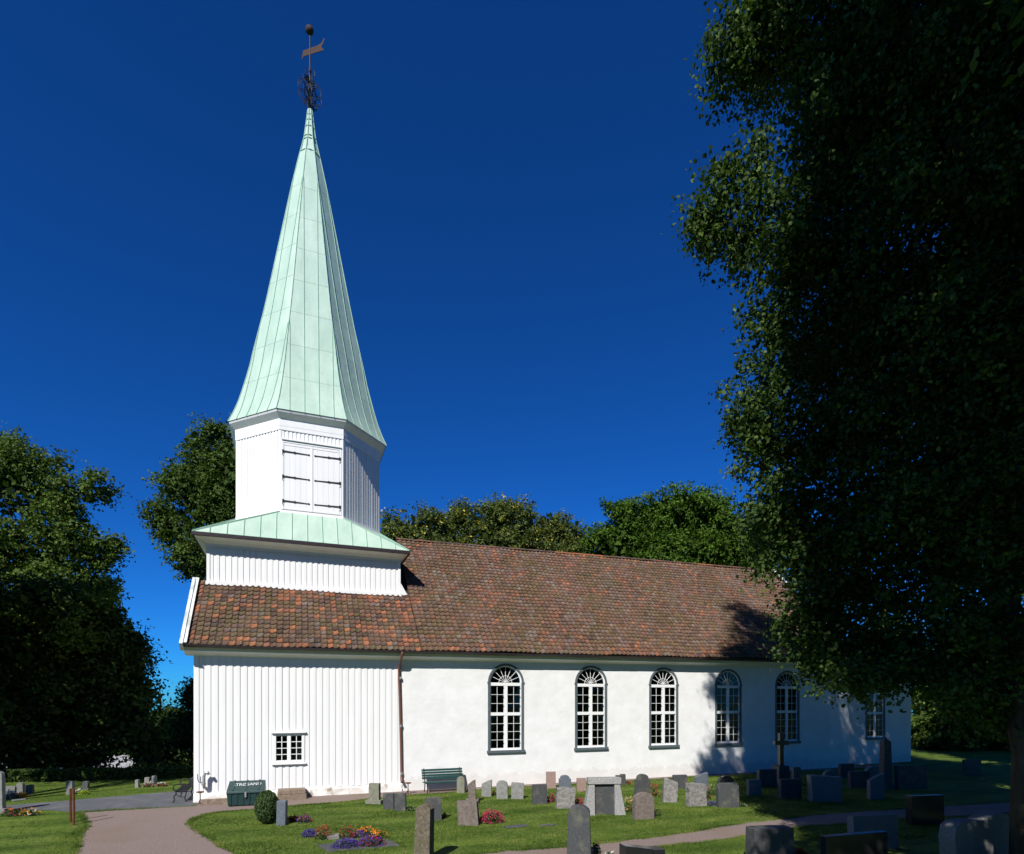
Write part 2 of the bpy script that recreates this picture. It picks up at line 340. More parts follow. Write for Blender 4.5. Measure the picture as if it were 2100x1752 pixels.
rp = G2(smooth_px([(960, 1756), (1023, 1747), (1159, 1738), (1275, 1725), (1364, 1714), (1439, 1702), (1496, 1693), (1600, 1680), (1750, 1665), (2200, 1640)])) + G2(smooth_px([(2200, 1656), (1750, 1688), (1620, 1700), (1532, 1715), (1452, 1726), (1364, 1738), (1280, 1752), (1100, 1790)]))
rpath, rpoly = sheet('gravel_track', rp, .004, M['gravel'])

# ------------------------------------------------------------------ church
church = empty('church')
tag(church, 'white church with mint green copper spire and red brown tiled roof', 'church')
XW0, XW1 = -3.44, 4.25           # boarded west section
YN = -.05                         # nave wall face
XN1 = 30.0
TX0, TX1, TY0, TY1 = -3.3, 4.62, 2.3, 9.7    # tower base
OX, OY = .80, 6.0                 # spire axis
Y0R = -.5
def zroof(X, t):                  # front roof slope, t 0 at the eave .. 1 at the ridge
    e = 5.88 + .0065 * max(0, X - 2); r = 12.2 + .015 * max(0, X - 5)
    return e + (r - e) * t
def roofp(X, Y, lift=0):
    t = (Y - Y0R) / (6 - Y0R); return Vector((X, Y, zroof(X, t) + lift))

# nave wall with arched openings -------------------------------------------------
WIN = []                           # (centre X, half width of opening, bottom, spring)
for x in (1037.5, 1212, 1361, 1493.5, 1614.5): WIN.append((XatY(x, YN), .76, 1.6, 4.62))
def arch_wall(mb, X0, X1, H, wins, y, thick, zb=-.2):
    N = 10
    def quad(a, b, z0, z1, c=None, d=None):
        mb.add([(a, y, z0), (b, y, z0 if c is None else c), (b, y, z1 if d is None else d), (a, y, z1)], [(0, 1, 2, 3)])
    x = X0
    for (xc, hw, z0, zs) in wins:
        quad(x, xc - hw, zb, H); quad(xc - hw, xc + hw, zb, z0)
        pts = [(xc - hw * math.cos(math.pi * k / N), zs + hw * math.sin(math.pi * k / N)) for k in range(N + 1)]
        for (a, za), (b, zb2) in zip(pts, pts[1:]):
            mb.add([(a, y, za), (b, y, zb2), (b, y, H), (a, y, H)], [(0, 1, 2, 3)])
            mb.add([(a, y, za), (b, y, zb2), (b, y + thick, zb2), (a, y + thick, za)], [(0, 3, 2, 1)])
        mb.add([(xc-hw, y, z0), (xc-hw, y, zs), (xc-hw, y+thick, zs), (xc-hw, y+thick, z0)], [(0, 1, 2, 3)])
        mb.add([(xc+hw, y, z0), (xc+hw, y, zs), (xc+hw, y+thick, zs), (xc+hw, y+thick, z0)], [(3, 2, 1, 0)])
        mb.add([(xc-hw, y, z0), (xc+hw, y, z0), (xc+hw, y+thick, z0), (xc-hw, y+thick, z0)], [(3, 2, 1, 0)])
        x = xc + hw
    quad(x, X1, zb, H)
m = MB(); arch_wall(m, XW1, XN1, 6.3, WIN, YN, .5)
m.add([(XN1, YN, -.2), (XN1, 12, -.2), (XN1, 12, 6.5), (XN1, 6, 12.4), (XN1, YN, 6.5)], [(0, 1, 2, 3, 4)])       # east gable
m.add([(XW1, 12, -.2), (XN1, 12, -.2), (XN1, 12, 6.3), (XW1, 12, 6.3)], [(0, 1, 2, 3)])
m.build('nave_wall', M['plaster'], church)
m = MB(); m.box(XW1 + .3, XN1 - .3, .6, .62, -.1, 1.2); m.box(XW1 + .02, XW1 + .2, .5, 11.9, -.1, 6); m.box(XW1+.3, XN1-.3, 3.2, 3.3, -.1, 6.2)
m.build('interior_wall', M['interior'], church)
# choir
CY = .75; CHW = (XatY(1795, CY), .72, 1.6, 4.35)
m = MB(); arch_wall(m, XN1 + .01, XatY(1868, CY), 5.3, [CHW], CY, .5); xe = XatY(1868, CY)
m.add([(xe, CY, -.2), (xe, 11, -.2), (xe, 11, 5.3), (xe, CY, 5.3)], [(0, 1, 2, 3)])
m.add([(XN1, 11, -.2), (xe, 11, -.2), (xe, 11, 5.3), (XN1, 11, 5.3)], [(0, 1, 2, 3)])
m.build('choir_wall', M['plaster'], church)
m = MB(); m.add([(XN1, CY-.4, 5.25), (xe+.4, CY-.4, 5.25), (xe+.4, 11.4, 5.25), (XN1, 11.4, 5.25), (XN1, 6, 9.6), (xe-3, 6, 9.6)], [(0, 1, 5, 4), (1, 2, 5), (2, 3, 4, 5), (0, 3, 2, 1)])
m.build('choir_roof', M['underlay'], church)
m = MB(); m.box(XN1 + .05, xe-.3, 2.2, 2.3, -.1, 5.2); m.build('choir_interior', M['interior'], church)

def arch_window(xc, hw, z0, zs, y, curtain=False):
    """white arched window: frame, surround, sill, glazing bars, panes"""
    w = MB(); yf = y + .03; d = .09; fw = .056
    def vb(mb, a, b, c, e, yy=yf, dd=d): mb.box(a, b, yy, yy + dd, c, e)
    vb(w, xc-hw, xc-hw+fw, z0+fw*1.6, zs); vb(w, xc+hw-fw, xc+hw, z0+fw*1.6, zs)
    vb(w, xc-hw, xc+hw, z0, z0+fw*1.6)
    tz0, tz1 = zs - .14, zs                          # transom at the spring of the arch
    vb(w, xc-hw+fw, xc+hw-fw, tz0, tz1, yf-.012)
    mz = z0 + (zs - z0) * .535; vb(w, xc-hw+fw, xc+hw-fw, mz-.07, mz+.07, yf-.008)
    mu = .086; vb(w, xc-mu, xc+mu, z0+fw*1.6, mz-.07, yf-.004); vb(w, xc-mu, xc+mu, mz+.07, tz0, yf-.004)
    N = 20
    for k in range(N):                                # white ring of the arch
        a0, a1 = math.pi*k/N, math.pi*(k+1)/N
        q = lambda r, a, yy: (xc - r*math.cos(a), yy, zs + r*math.sin(a))
        w.hexa([q(hw-fw, a0, yf), q(hw, a0, yf), q(hw, a0, yf+d), q(hw-fw, a0, yf+d)], [q(hw-fw, a1, yf), q(hw, a1, yf), q(hw, a1, yf+d), q(hw-fw, a1, yf+d)])
    win = w.build('window', M['white_wood'], church)
    s = MB(); aw = .095; yo = y - .035; N = 24       # grey surround
    s.box(xc-hw-aw, xc-hw, yo, y+.1, z0, zs); s.box(xc+hw, xc+hw+aw, yo, y+.1, z0, zs)
    for k in range(N):
        a0, a1 = math.pi*k/N, math.pi*(k+1)/N
        q = lambda r, a, yy: (xc - r*math.cos(a), yy, zs + r*math.sin(a))
        s.hexa([q(hw, a0, yo), q(hw+aw, a0, yo), q(hw+aw, a0, y+.1), q(hw, a0, y+.1)], [q(hw, a1, yo), q(hw+aw, a1, yo), q(hw+aw, a1, y+.1), q(hw, a1, y+.1)])
    s.box(xc-hw-aw-.03, xc-hw+.0, yo-.012, y-.01, zs-.03, zs+.03); s.box(xc+hw, xc+hw+aw+.03, yo-.012, y-.01, zs-.03, zs+.03)
    s.build('surround', M['trim_grey'], win)
    MB().box(xc-hw-aw-.05, xc+hw+aw+.05, y-.10, y+.12, z0-.13, z0-.002).build('sill', M['trim_grey'], win, bevel=.02)
    b = MB(); bw = .0085; yb = yf + .03
    def panes(xa, xb, za, zb, rows, cols=2):
        for r in range(rows):
            for c in range(cols):
                x0, x1 = xa + (xb-xa)*c/cols, xa + (xb-xa)*(c+1)/cols; q0, q1 = za + (zb-za)*r/rows, za + (zb-za)*(r+1)/rows
                tw = random.uniform(-.003, .003)
                MB().add([(x0, yb+.012+tw, q0), (x1, yb+.012-tw, q0), (x1, yb+.012+tw, q1), (x0, yb+.012-tw, q1)], [(0, 1, 2, 3)]).pane(win)
        for r in range(1, rows): zz = za + (zb-za)*r/rows; b.box(xa, xb, yb, yb+.03, zz-bw, zz+bw)
        for c in range(1, cols): xx = xa + (xb-xa)*c/cols; b.box(xx-bw, xx+bw, yb-.002, yb+.032, za, zb)
    for sx in (-1, 1):
        xa, xb = (xc-hw+fw, xc-mu) if sx < 0 else (xc+mu, xc+hw-fw)
        panes(xa, xb, z0+fw*1.6, mz-.07, 4); panes(xa, xb, mz+.07, tz0, 3)
    hng = MB()
    for zz in np.linspace(z0+.3, tz0-.1, 7):
        for xx in (xc-mu-.012, xc+hw-fw-.01): hng.box(xx-.012, xx+.012, yf-.02, yf, zz-.02, zz+.02)
    hng.build('hinges', M['iron'], win)
    R = hw - fw
    for k in range(8):                                # fanlight
        a0, a1 = math.pi*k/8, math.pi*(k+1)/8
        q = lambda r, a: (xc - r*math.cos(a), yb+.012, zs + r*math.sin(a))
        MB().add([q(R*.44, a0), q(R, a0), q(R, (a0+a1)/2), q(R, a1), q(R*.44, a1)], [(4, 3, 2, 1, 0)]).pane(win)
        MB().add([(xc, yb+.012, zs), q(R*.44, a0), q(R*.44, a1)], [(2, 1, 0)]).pane(win)
        if k:
            b.beam((xc, yb+.01, zs), (xc - R*math.cos(a0), yb+.01, zs + R*math.sin(a0)), (0, 1, 0), .019, .03)
    for k in range(12):
        a0, a1 = math.pi*k/12, math.pi*(k+1)/12
        b.beam((xc-R*.44*math.cos(a0), yb+.008, zs+R*.44*math.sin(a0)), (xc-R*.44*math.cos(a1), yb+.008, zs+R*.44*math.sin(a1)), (0, 1, 0), .018, .03)
    b.lathe([(.0, 0), (.06, .0), (.06, .0)], (xc, yb, zs+.02), 8)
    b.build('glazing_bars', M['white_wood'], win)
    if curtain:
        cm = MB(); n = 14
        xs = [xc+hw-.5 + .45*k/n for k in range(n+1)]
        vs = [(x + .0, y+.34+.03*math.sin(k*2.1), z0) for k, x in enumerate(xs)] + [(x*.2 + (xc+hw-.1)*.8, y+.34+.03*math.sin(k*2.1), zs) for k, x in enumerate(xs)]
        cm.add(vs, [(k, k+1, n+2+k, n+1+k) for k in range(n)]); cm.build('curtain', M['curtain'], win)
    return win
for i, (xc, hw, z0, zs) in enumerate(WIN): arch_window(xc, hw, z0, zs, YN, i in (2, 3))
arch_window(*CHW, CY)

# west section: boarded wall ---------------------------------------------------
BZ0, BZ1 = .34, 6.0
SW = (XatY(566, 0), XatY(619.5, 0), on_y(590, 1560, 0).z, on_y(590, 1509, 0).z)      # small window
m = MB(); m.box(XW0 + .01, SW[0]-.02, .005, .3, .1, BZ1); m.box(SW[1]+.02, XW1, .005, .3, .1, BZ1); m.box(SW[0]-.02, SW[1]+.02, .005, .3, .1, SW[2]-.02); m.box(SW[0]-.02, SW[1]+.02, .005, .3, SW[3]+.02, BZ1)
m.box(XW0 + .01, XW0 + .3, .31, 11.99, 0, BZ1); m.box(XW0+.31, XW1-.01, 11.7, 12, 0, BZ1)
m.add([(XW0 + .02, 0, BZ1), (XW0+.02, 12, BZ1), (XW0+.02, TY1, 8.5), (XW0+.02, TY0, 8.5)], [(0, 1, 2, 3)])
west = m.build('west_wall', M['white_wood'], church)
MB().box(XW0+.4, XW1-.1, 2.4, 2.5, 0, 5.8).build('west_interior', M['interior'], church)
def boards(x0, x1, z0, z1, y, pitch, parent, holes=(), over=.55, th=.024, proj=None):
    """board-on-board cladding: set-back boards with proud cover boards; proj maps (u, out, z) to a point"""
    pr = proj or (lambda u, o, z: (u, y - o, z))
    n = max(1, round((x1 - x0) / pitch)); p = (x1 - x0) / n
    for i in range(n):
        a = x0 + i * p
        for cover in (0, 1):
            j = random.uniform(-.006, .006)
            u0, u1 = (a + p*over - .012, a + p + .004) if not cover else (a + j, a + p*over + j)
            o0, o1 = (-.012, .002 + random.uniform(0, .002)) if not cover else (.0045, th + random.uniform(-.003, .003))
            u0, u1 = max(u0, x0), min(u1, x1)
            spans = [(z0, z1)]
            for (h0, h1, hz0, hz1) in holes:
                if u1 > h0 and u0 < h1: spans = [(z0, hz0), (hz1, z1)]
            for (q0, q1) in spans:
                q0 += random.uniform(-.012, .012) if q0 == z0 else 0
                b = MB(); A = [pr(u0, o0, q0), pr(u1, o0, q0), pr(u1, o1, q0), pr(u0, o1, q0)]; B = [pr(u0, o0, q1), pr(u1, o0, q1), pr(u1, o1, q1), pr(u0, o1, q1)]
                b.hexa(A, B).build('board', M['white_wood'], parent)
hole = (SW[0] - .09, SW[1] + .09, SW[2] - .10, SW[3] + .10)
boards(XW0 + .16, XW1 - .02, BZ0, 5.62, 0, .252, west, [hole])
MB().box(XW0 - .02, XW0 + .155, -.04, .14, .06, 5.62).build('corner_board', M['white_wood'], west)
# plinth: lumpy strip
m = MB(); nx, nz = 60, 5
vs = []; rnd = random.Random(3)
for k in range(nz + 1):
    for i in range(nx + 1):
        X = XW0 - .03 + (XW1 + .06 - XW0) * i / nx; top = BZ0 - .015 + .02 * math.sin(X * 2)
        vs.append((X, -.05 - rnd.uniform(0, .05) - (nz - k) * .008, -.05 + (top + .05) * k / nz))
for i in range(nx + 1):
    X = vs[nz*(nx+1)+i]; vs.append((X[0], .1, X[2] + .005))
m.add(vs, [(k*(nx+1)+i, k*(nx+1)+i+1, (k+1)*(nx+1)+i+1, (k+1)*(nx+1)+i) for k in range(nz+1) for i in range(nx)])
m.box(XW0 - .025, XW0 + .2, .1, 6, -.1, .3)
m.build('plinth', M['plinth'], church, smooth=True)
# small window
def small_window():
    x0, x1, z0, z1 = SW; y = -.01; w = MB()
    fx0, fx1 = x0 - .09, x1 + .09
    w.box(fx0, x0, y-.02, y+.06, z0-.1, z1+.1); w.box(x1, fx1, y-.02, y+.06, z0-.1, z1+.1); w.box(x0, x1, y-.017, y+.06, z0-.1, z0); w.box(x0, x1, y-.017, y+.06, z1, z1+.1)
    xc = (x0 + x1) / 2; w.box(xc-.06, xc+.06, y-.015, y+.05, z0, z1)
    win = w.build('window', M['white_wood'], church)
    MB().box(fx0-.08, fx1+.06, y-.11, y+.01, z1+.1, z1+.155).build('drip_board', M['white_wood'], win, bevel=.012)
    MB().box(fx0-.07, fx1+.06, y-.10, y+.01, z0-.15, z0-.1).build('sill', M['white_wood'], win, bevel=.012)
    b = MB()
    for xa, xb in ((x0, xc-.06), (xc+.06, x1)):
        for r in range(4):
            for c in range(2):
                p0, p1 = xa+(xb-xa)*c/2, xa+(xb-xa)*(c+1)/2; q0, q1 = z0+(z1-z0)*r/4, z0+(z1-z0)*(r+1)/4
                MB().add([(p0, y+.03, q0), (p1, y+.03, q0), (p1, y+.03, q1), (p0, y+.03, q1)], [(0, 1, 2, 3)]).pane(win)
        for r in range(0, 5): zz = z0+(z1-z0)*r/4; b.box(xa, xb, y+.005, y+.035, zz-.014, zz+.014)
        for c in range(0, 3): xx = xa+(xb-xa)*c/2; b.box(xx-.014, xx+.014, y+.003, y+.037, z0, z1)
    b.build('glazing_bars', M['white_wood'], win)
    cm = MB(); n = 8; X0 = x1 - .2
    vs = [(X0+.2*k/n, y+.12+.02*math.sin(k*2.3), z0) for k in range(n+1)] + [(X0+.2*k/n, y+.12+.02*math.sin(k*2.3), z1-.2) for k in range(n+1)]
    cm.add(vs, [(k, k+1, n+2+k, n+1+k) for k in range(n)]); cm.build('curtain', M['curtain'], win)
small_window()

# eaves: cornice, gutter, downpipe ---------------------------------------------
def eave_piece(X0, X1, n):
    c = MB(); gt = MB(); fa = MB()
    for i in range(n):
        a, b = X0 + (X1-X0)*i/n, X0 + (X1-X0)*(i+1)/n; za, zb = zroof(a, 0), zroof(b, 0)
        c.hexa([(a, -.36, za-.06), (a, -.35, za-.24), (a, -.02, za-.40), (a, .05, za-.05)], [(b, -.36, zb-.06), (b, -.35, zb-.24), (b, -.02, zb-.40), (b, .05, zb-.05)])
        prof = [(-.37, -.02), (-.475, -.10), (-.52, -.13), (-.58, -.125), (-.61, -.07), (-.615, -.02), (-.60, -.02), (-.56, -.10), (-.50, -.09)]
        sag = .008 * math.sin(a * 1.3)
        gt.hexa([(a, p[0], za+p[1]+sag) for p in (prof[0], prof[2], prof[4], prof[5])], [(b, p[0], zb+p[1]+sag) for p in (prof[0], prof[2], prof[4], prof[5])])
    return c, gt
c, gt = eave_piece(XW0 - .3, XW1, 8); c.build('cornice', M['white_wood'], church); gt.build('gutter', M['gutter'], church)
c, gt = eave_piece(XW1 + .004, XN1 + .4, 26); c.build('cornice', M['white_wood'], church); gt.build('gutter', M['gutter'], church)
dp = MB(); dx = XatY(821, -.1)
dp.tube([(dx, -.54, 5.86), (dx, -.54, 5.72), (dx-.02, -.48, 5.6), (dx-.05, -.2, 5.28), (dx-.06, -.12, 5.15), (dx-.03, -.12, 4), (dx+.02, -.12, 2), (dx+.04, -.12, .62), (dx+.04, -.17, .5), (dx+.04, -.3, .42)],
        [.075, .06, .05, .05, .05, .05, .05, .05, .055, .055], 10)
pipe = dp.build('downpipe', M['pipe'], church, smooth=True)
for zz in (4.75, 2.75, .75): MB().lathe([(.058, -.05), (.062, -.04), (.062, .04), (.058, .05)], (dx + .02 - (zz-2.75)*.012, -.12, zz), 10).build('pipe_collar', M['galv'], pipe)
# iron fittings on the left of the boarded wall
vp = on_y(421, 1598, -.1)
MB().tube([(vp.x-.02, -.02, vp.z-.32), (vp.x-.03, -.18, vp.z-.3), (vp.x-.03, -.22, vp.z-.15), (vp.x-.03, -.22, vp.z+.12), (vp.x+.02, -.24, vp.z+.25), (vp.x+.1, -.26, vp.z+.27), (vp.x+.14, -.27, vp.z+.18)], .055, 10).build('vent_pipe', M['galv'], church, smooth=True)
MB().tube([(vp.x-.03, -.05, vp.z-.12), (vp.x-.2, -.12, vp.z-.12), (vp.x-.25, -.12, vp.z), (vp.x-.25, -.12, vp.z+.2)], .014, 6).build('iron_hook', M['iron'], church)

# tiles --------------------------------------------------------------------------
PITCH, EXPO = .234, .275
TILECOLS = {'dark': (.085, .058, .048), 'brown': (.13, .08, .054), 'orange': (.30, .115, .056), 'red': (.20, .085, .055), 'moss': (.105, .082, .046), 'mauve': (.125, .09, .085), 'grey': (.15, .128, .11), 'black': (.055, .045, .042)}
def tile_colour(X, t, porch):
    r = random.random()
    if porch:
        top = max(0, (t - .22)) * 1.1; right = 1 if 4.2 < X < 5.05 else 0
        w = {'dark': .9, 'brown': 1.6, 'orange': .5 + 2.4*top + 1.5*right*max(0, t-.1)*2.5, 'red': .7 + .8*top + .7*right, 'moss': 1.7 - 2.2*top - right*.8, 'mauve': .7, 'grey': .18, 'black': .35}
    else:
        w = {'dark': .8, 'brown': 3.0, 'orange': .22 + (.6 if t > .95 or t < .06 else 0), 'red': .6 + (.6 if t < .1 else 0), 'moss': .9, 'mauve': 1.3, 'grey': .55 + .02*X, 'black': .08}
    pn = math.sin(X*1.1 + t*9) * math.sin(X*.47 - t*14 + 1) + .6*math.sin(X*2.7 + t*23) * math.sin(t*31 - X)      # patches
    w['moss'] *= max(.05, 1 + 1.3*pn); w['orange'] *= max(.1, 1 - 1.1*pn); w['red'] *= max(.2, 1 - .7*pn); w['grey'] *= max(.1, 1 + math.sin(X*1.9 + 3*t))
    ks = list(w); c = random.choices(ks, [max(0, w[k]) for k in ks])[0]; c = np.array(TILECOLS[c])
    mean = np.array((.150, .088, .054)) * (1 - .10*pn) + np.array((.0, .006, -.006)) * pn
    if porch: mean = mean * (1 + np.array((.45, .05, -.05)) * max(0, t - .15) * 2.2)
    k_ = .74 if porch else .62; c = c * k_ + mean * (1 - k_)
    return c * random.uniform(.82, 1.2) * 1.12
NU = 8
def tile_shape():                 # local: u along the eave, v up the slope, n out of the roof
    us = np.array([0, .12, .3, .5, .68, .80, .95, 1.09]) * PITCH
    h = np.array([.034, .013, .0, .001, .010, .034, .048, .030])
    L = EXPO * 1.28; lo = np.array([.004, 0, -.008, -.01, -.004, .002, .004, .004])
    low = np.stack([us, lo, h + .050], 1); up = np.stack([us, np.full(NU, L), h * .9 + .006], 1); lip = np.stack([us, lo + .004, h + .020], 1)
    V = np.concatenate([low, up, lip]); Fc = []
    for i in range(NU - 1): Fc += [(i, i+1, NU+i+1, NU+i), (2*NU+i, 2*NU+i+1, i+1, i)]
    return V, Fc
TV, TF = tile_shape()
def slope_frame(X):
    a, b = roofp(X, Y0R), roofp(X, 6); v = (b - a).normalized(); u = (roofp(X + 1, Y0R) - a).normalized(); n = u.cross(v).normalized(); return u, v, n
variants = []
for k in range(60):
    me = bpy.data.meshes.new('tile'); me.from_pydata([tuple(p) for p in TV], [], TF); me.materials.append(M['tile'])
    for p in me.polygons: p.use_smooth = True
    variants.append(me)
tiles = []                         # (origin, frame, colour, skew)
def lay(X0, X1, Y1, porch, lift):
    nc = int(round((X1 - X0) / PITCH))
    for ci in range(nc):
        X = X0 + ci * PITCH; u, v, n = slope_frame(X + .1)
        base = roofp(X, Y0R - .04, lift); Lmax = (Y1 - Y0R) / v.y
        nr = int(Lmax / EXPO); colj = random.uniform(-.012, .012)
        for r in range(nr + 1):
            s = r * EXPO
            if s > Lmax - .06: break
            und = .018 * math.sin(X * .9 + s * .7) + .012 * math.sin(X * 2.3 - s * 1.9)
            o = base + v * (s + colj + random.uniform(-.008, .008)) + n * (und + random.uniform(-.005, .006)) + u * random.uniform(-.007, .007)
            tiles.append((o, (u, v, n), tile_colour(X, s / 9.0, porch), random.uniform(-.022, .022), porch))
lay(XW0 - .22, 5.02, TY0 + .02, True, 0.0)
lay(5.03, XN1 + .35, 5.92, False, .035)
def in_view_size(t):
    x, y, d = to_px(t[0]); return d
roofm = MB()
def deck(X0, X1, Y1, n, drop):
    for i in range(n):
        a, b = X0+(X1-X0)*i/n, X0+(X1-X0)*(i+1)/n
        roofm.add([roofp(a, Y0R, -drop), roofp(b, Y0R, -drop), roofp(b, Y1, -drop), roofp(a, Y1, -drop)], [(0, 1, 2, 3)])
        roofm.add([roofp(a, 6, -drop), roofp(b, 6, -drop), (b, 12.5, 5.9), (a, 12.5, 5.9)], [(0, 1, 2, 3)])
def west_deck(X0, X1):
    roofm.add([roofp(X0, Y0R, -.03), roofp(X1, Y0R, -.03), roofp(X1, TY0 + .1, -.03), roofp(X0, TY0 + .1, -.03)], [(0, 1, 2, 3)])
west_deck(XW0 - .3, TX0 + .2); deck(TX0 + .2, XN1 + .4, 6, 30, .03)
roof = roofm.build('roof', M['underlay'], church)
order = sorted(range(len(tiles)), key=lambda i: in_view_size(tiles[i]))
single = set(order[:300])
for vi, i in enumerate(order[:300]):
    o, (u, v, n), c, sk, _ = tiles[i]; me = variants[vi % 60]
    ob = link('tile', me, None, roof); mt = Matrix((u, v, n)).transposed().to_4x4(); mt = Matrix.Translation(o) @ mt @ Matrix.Rotation(sk, 4, 'Z'); ob.matrix_local = mt
    if vi < 60:
        at = me.attributes.new('tcol', 'FLOAT_COLOR', 'FACE'); at.data.foreach_set('color', np.tile(np.append(c, 1), len(TF)).astype(np.float32))
rest = [tiles[i] for i in order[300:]]
nt_, nv, nf = len(rest), len(TV), len(TF)
allv = np.zeros((nt_ * nv, 3), np.float32); allc = np.ones((nt_ * nf, 4), np.float32)
for k, (o, (u, v, n), c, sk, _) in enumerate(rest):
    cs, sn = math.cos(sk), math.sin(sk); B = np.array([u, v, n]); L = TV.copy(); L[:, 0], L[:, 1] = TV[:, 0]*cs - TV[:, 1]*sn, TV[:, 0]*sn + TV[:, 1]*cs
    allv[k*nv:(k+1)*nv] = L @ B + np.array(o); allc[k*nf:(k+1)*nf, :3] = c
me = bpy.data.meshes.new('tiles'); fa = (np.array(TF)[None] + (np.arange(nt_) * nv)[:, None, None]).reshape(-1)
me.vertices.add(nt_*nv); me.vertices.foreach_set('co', allv.ravel()); me.loops.add(len(fa)); me.loops.foreach_set('vertex_index', fa.astype(np.int32))
me.polygons.add(nt_*nf); me.polygons.foreach_set('loop_start', np.arange(0, len(fa), 4, dtype=np.int32)); me.update(calc_edges=True)
me.polygons.foreach_set('use_smooth', np.ones(nt_*nf, bool))
at = me.attributes.new('tcol', 'FLOAT_COLOR', 'FACE'); at.data.foreach_set('color', allc.ravel())
tag(link('upper_tiles', me, M['tile'], roof), kind='stuff')
# ridge tiles
rt_meshes = []
for k in range(8):
    b = MB(); n = 8; pr = [(.13*math.cos(math.pi*j/n), .10*math.sin(math.pi*j/n)) for j in range(n+1)]
    vs = [(0, y, z*1.08) for y, z in pr] + [(.43, y*.92, z*.95) for y, z in pr]; b.add(vs, [(j, j+1, n+2+j, n+1+j) for j in range(n)]); me = b.mesh('ridge_tile'); me.materials.append(M['tile'])
    c = np.array(TILECOLS[['dark', 'brown', 'brown', 'red', 'dark', 'moss', 'orange', 'mauve'][k]])
    at = me.attributes.new('tcol', 'FLOAT_COLOR', 'FACE'); at.data.foreach_set('color', np.tile(np.append(c, 1), n).astype(np.float32)); rt_meshes.append(me)
X = TX1 + .3
while X < XN1 + .2:
    k = random.choice((0, 1, 1, 2, 4, 7, 0, 3)) if not (14 < X < 17 or 24 < X < 25) else 6
    ob = link('ridge_tile', rt_meshes[k], None, roof, roofp(X, 6, .03 + random.uniform(-.008, .008))); X += .4
# barge boards
bg = MB(); a, b = roofp(XW0 - .33, Y0R - .14, .0), roofp(XW0 - .33, TY0 + .1, .0)
bg.beam(a, b, (0, -.7, .7), .11, .34)
barge = bg.build('barge_board', M['lead'], church)
bc = MB(); bc.beam(a + Vector((.05, 0, .16)), b + Vector((.05, 0, .16)), (0, -.7, .7), .24, .035); bc.build('barge_cap', M['lead'], barge)
bg = MB(); a, b = roofp(XN1 + .42, Y0R - .1, .02), roofp(XN1 + .42, 6, .02); bg.beam(a, b, (0, -.7, .7), .07, .3); bg.build('barge_board', M['white_wood'], church)

# tower base ---------------------------------------------------------------------
TZ1 = 10.18
m = MB(); m.box(TX0, TX1, TY0 + .03, TY1, 7.0, TZ1 + .3)
tower = m.build('tower_base', M['white_wood'], church)
zb = roofp(0, TY0).z + .10
boards(TX0 + .1, TX1 - .1, zb, TZ1 + .05, TY0 + .03, .225, tower)
MB().box(TX0 - .02, TX0 + .1, TY0 - .02, TY0 + .2, zb - .05, TZ1).build('corner_board', M['white_wood'], tower)
MB().box(TX1 - .1, TX1 + .02, TY0 - .02, TY0 + .2, zb - .05, TZ1).build('corner_board', M['white_wood'], tower)
MB().box(TX0 - .05, TX1 + .05, TY0 - .09, TY0 + .02, zb - .12, zb + .03).build('base_board', M['white_wood'], tower)
# little flashing where tower meets the nave roof
MB().add([(TX1 + .03, TY0 - .05, zb - .08), (TX1 + .32, TY0 - .05, zb + .0), (TX1 + .03, TY0 + .35, zb + .5), (TX1 + .03, TY0-.05, zb + .5)], [(0, 1, 3), (1, 2, 3), (0, 3, 2), (0, 2, 1)]).build('flashing', M['white_wood'], tower)
# tower east boards (seen at a grazing angle)
boards(TY0 + .1, TY0 + 3.2, zb, TZ1 + .05, 0, .225, tower, proj=lambda u, o, z: (TX1 + .01 + o, u, z))
EX0, EX1, EY0, EY1, EZ = TX0 - .47, TX1 + .34, TY0 - .45, TY1 + .45, 10.62
sf = MB()
inner = [(TX0 - .03, TY0 - .03), (TX1 + .03, TY0 - .03), (TX1 + .03, TY1 + .03), (TX0 - .03, TY1 + .03)]
mid = [(TX0 - .14, TY0 - .14), (TX1 + .14, TY0 - .14), (TX1 + .14, TY1 + .14), (TX0 - .14, TY1 + .14)]
outer = [(EX0 + .04, EY0 + .04), (EX1 - .04, EY0 + .04), (EX1 - .04, EY1 - .04), (EX0 + .04, EY1 - .04)]
lv = [(inner, TZ1 - .02), (inner, TZ1 + .10), (mid, TZ1 + .20), (outer, EZ - .13), (outer, EZ - .02)]
for (A, za), (B, zb_) in zip(lv, lv[1:]):
    for i in range(4):
        j = (i + 1) % 4; sf.add([(*A[i], za), (*A[j], za), (*B[j], zb_), (*B[i], zb_)], [(0, 1, 2, 3)])
sf.build('eave_soffit', M['white_wood'], tower)
gm = MB(); gm.box(EX0 - .03, EX1 + .03, EY0 - .09, EY0 + .03, EZ - .15, EZ - .015); gm.box(EX1 - .03, EX1 + .06, EY0 + .035, EY1, EZ - .12, EZ - .015); gm.box(EX0 - .06, EX0 + .03, EY0 + .035, EY1, EZ - .12, EZ - .015)
gm.build('gutter', M['gutter'], tower)
for xx in np.arange(EX0 + .5, EX1, .95): MB().box(xx - .012, xx + .012, EY0 - .08, EY0 - .03, EZ - .16, EZ).build('gutter_bracket', M['galv'], tower)
# hip skirt of copper
OA = 3.22; OZ0 = 12.02
def octa(a, z): return [Vector((OX + a / math.cos(math.pi/8) * math.sin(-math.pi + math.pi/8 + k*math.pi/4 + 0), OY + a / math.cos(math.pi/8) * math.cos(-math.pi + math.pi/8 + k*math.pi/4), z)) for k in range(8)]
o8 = octa(OA, OZ0)            # corner k
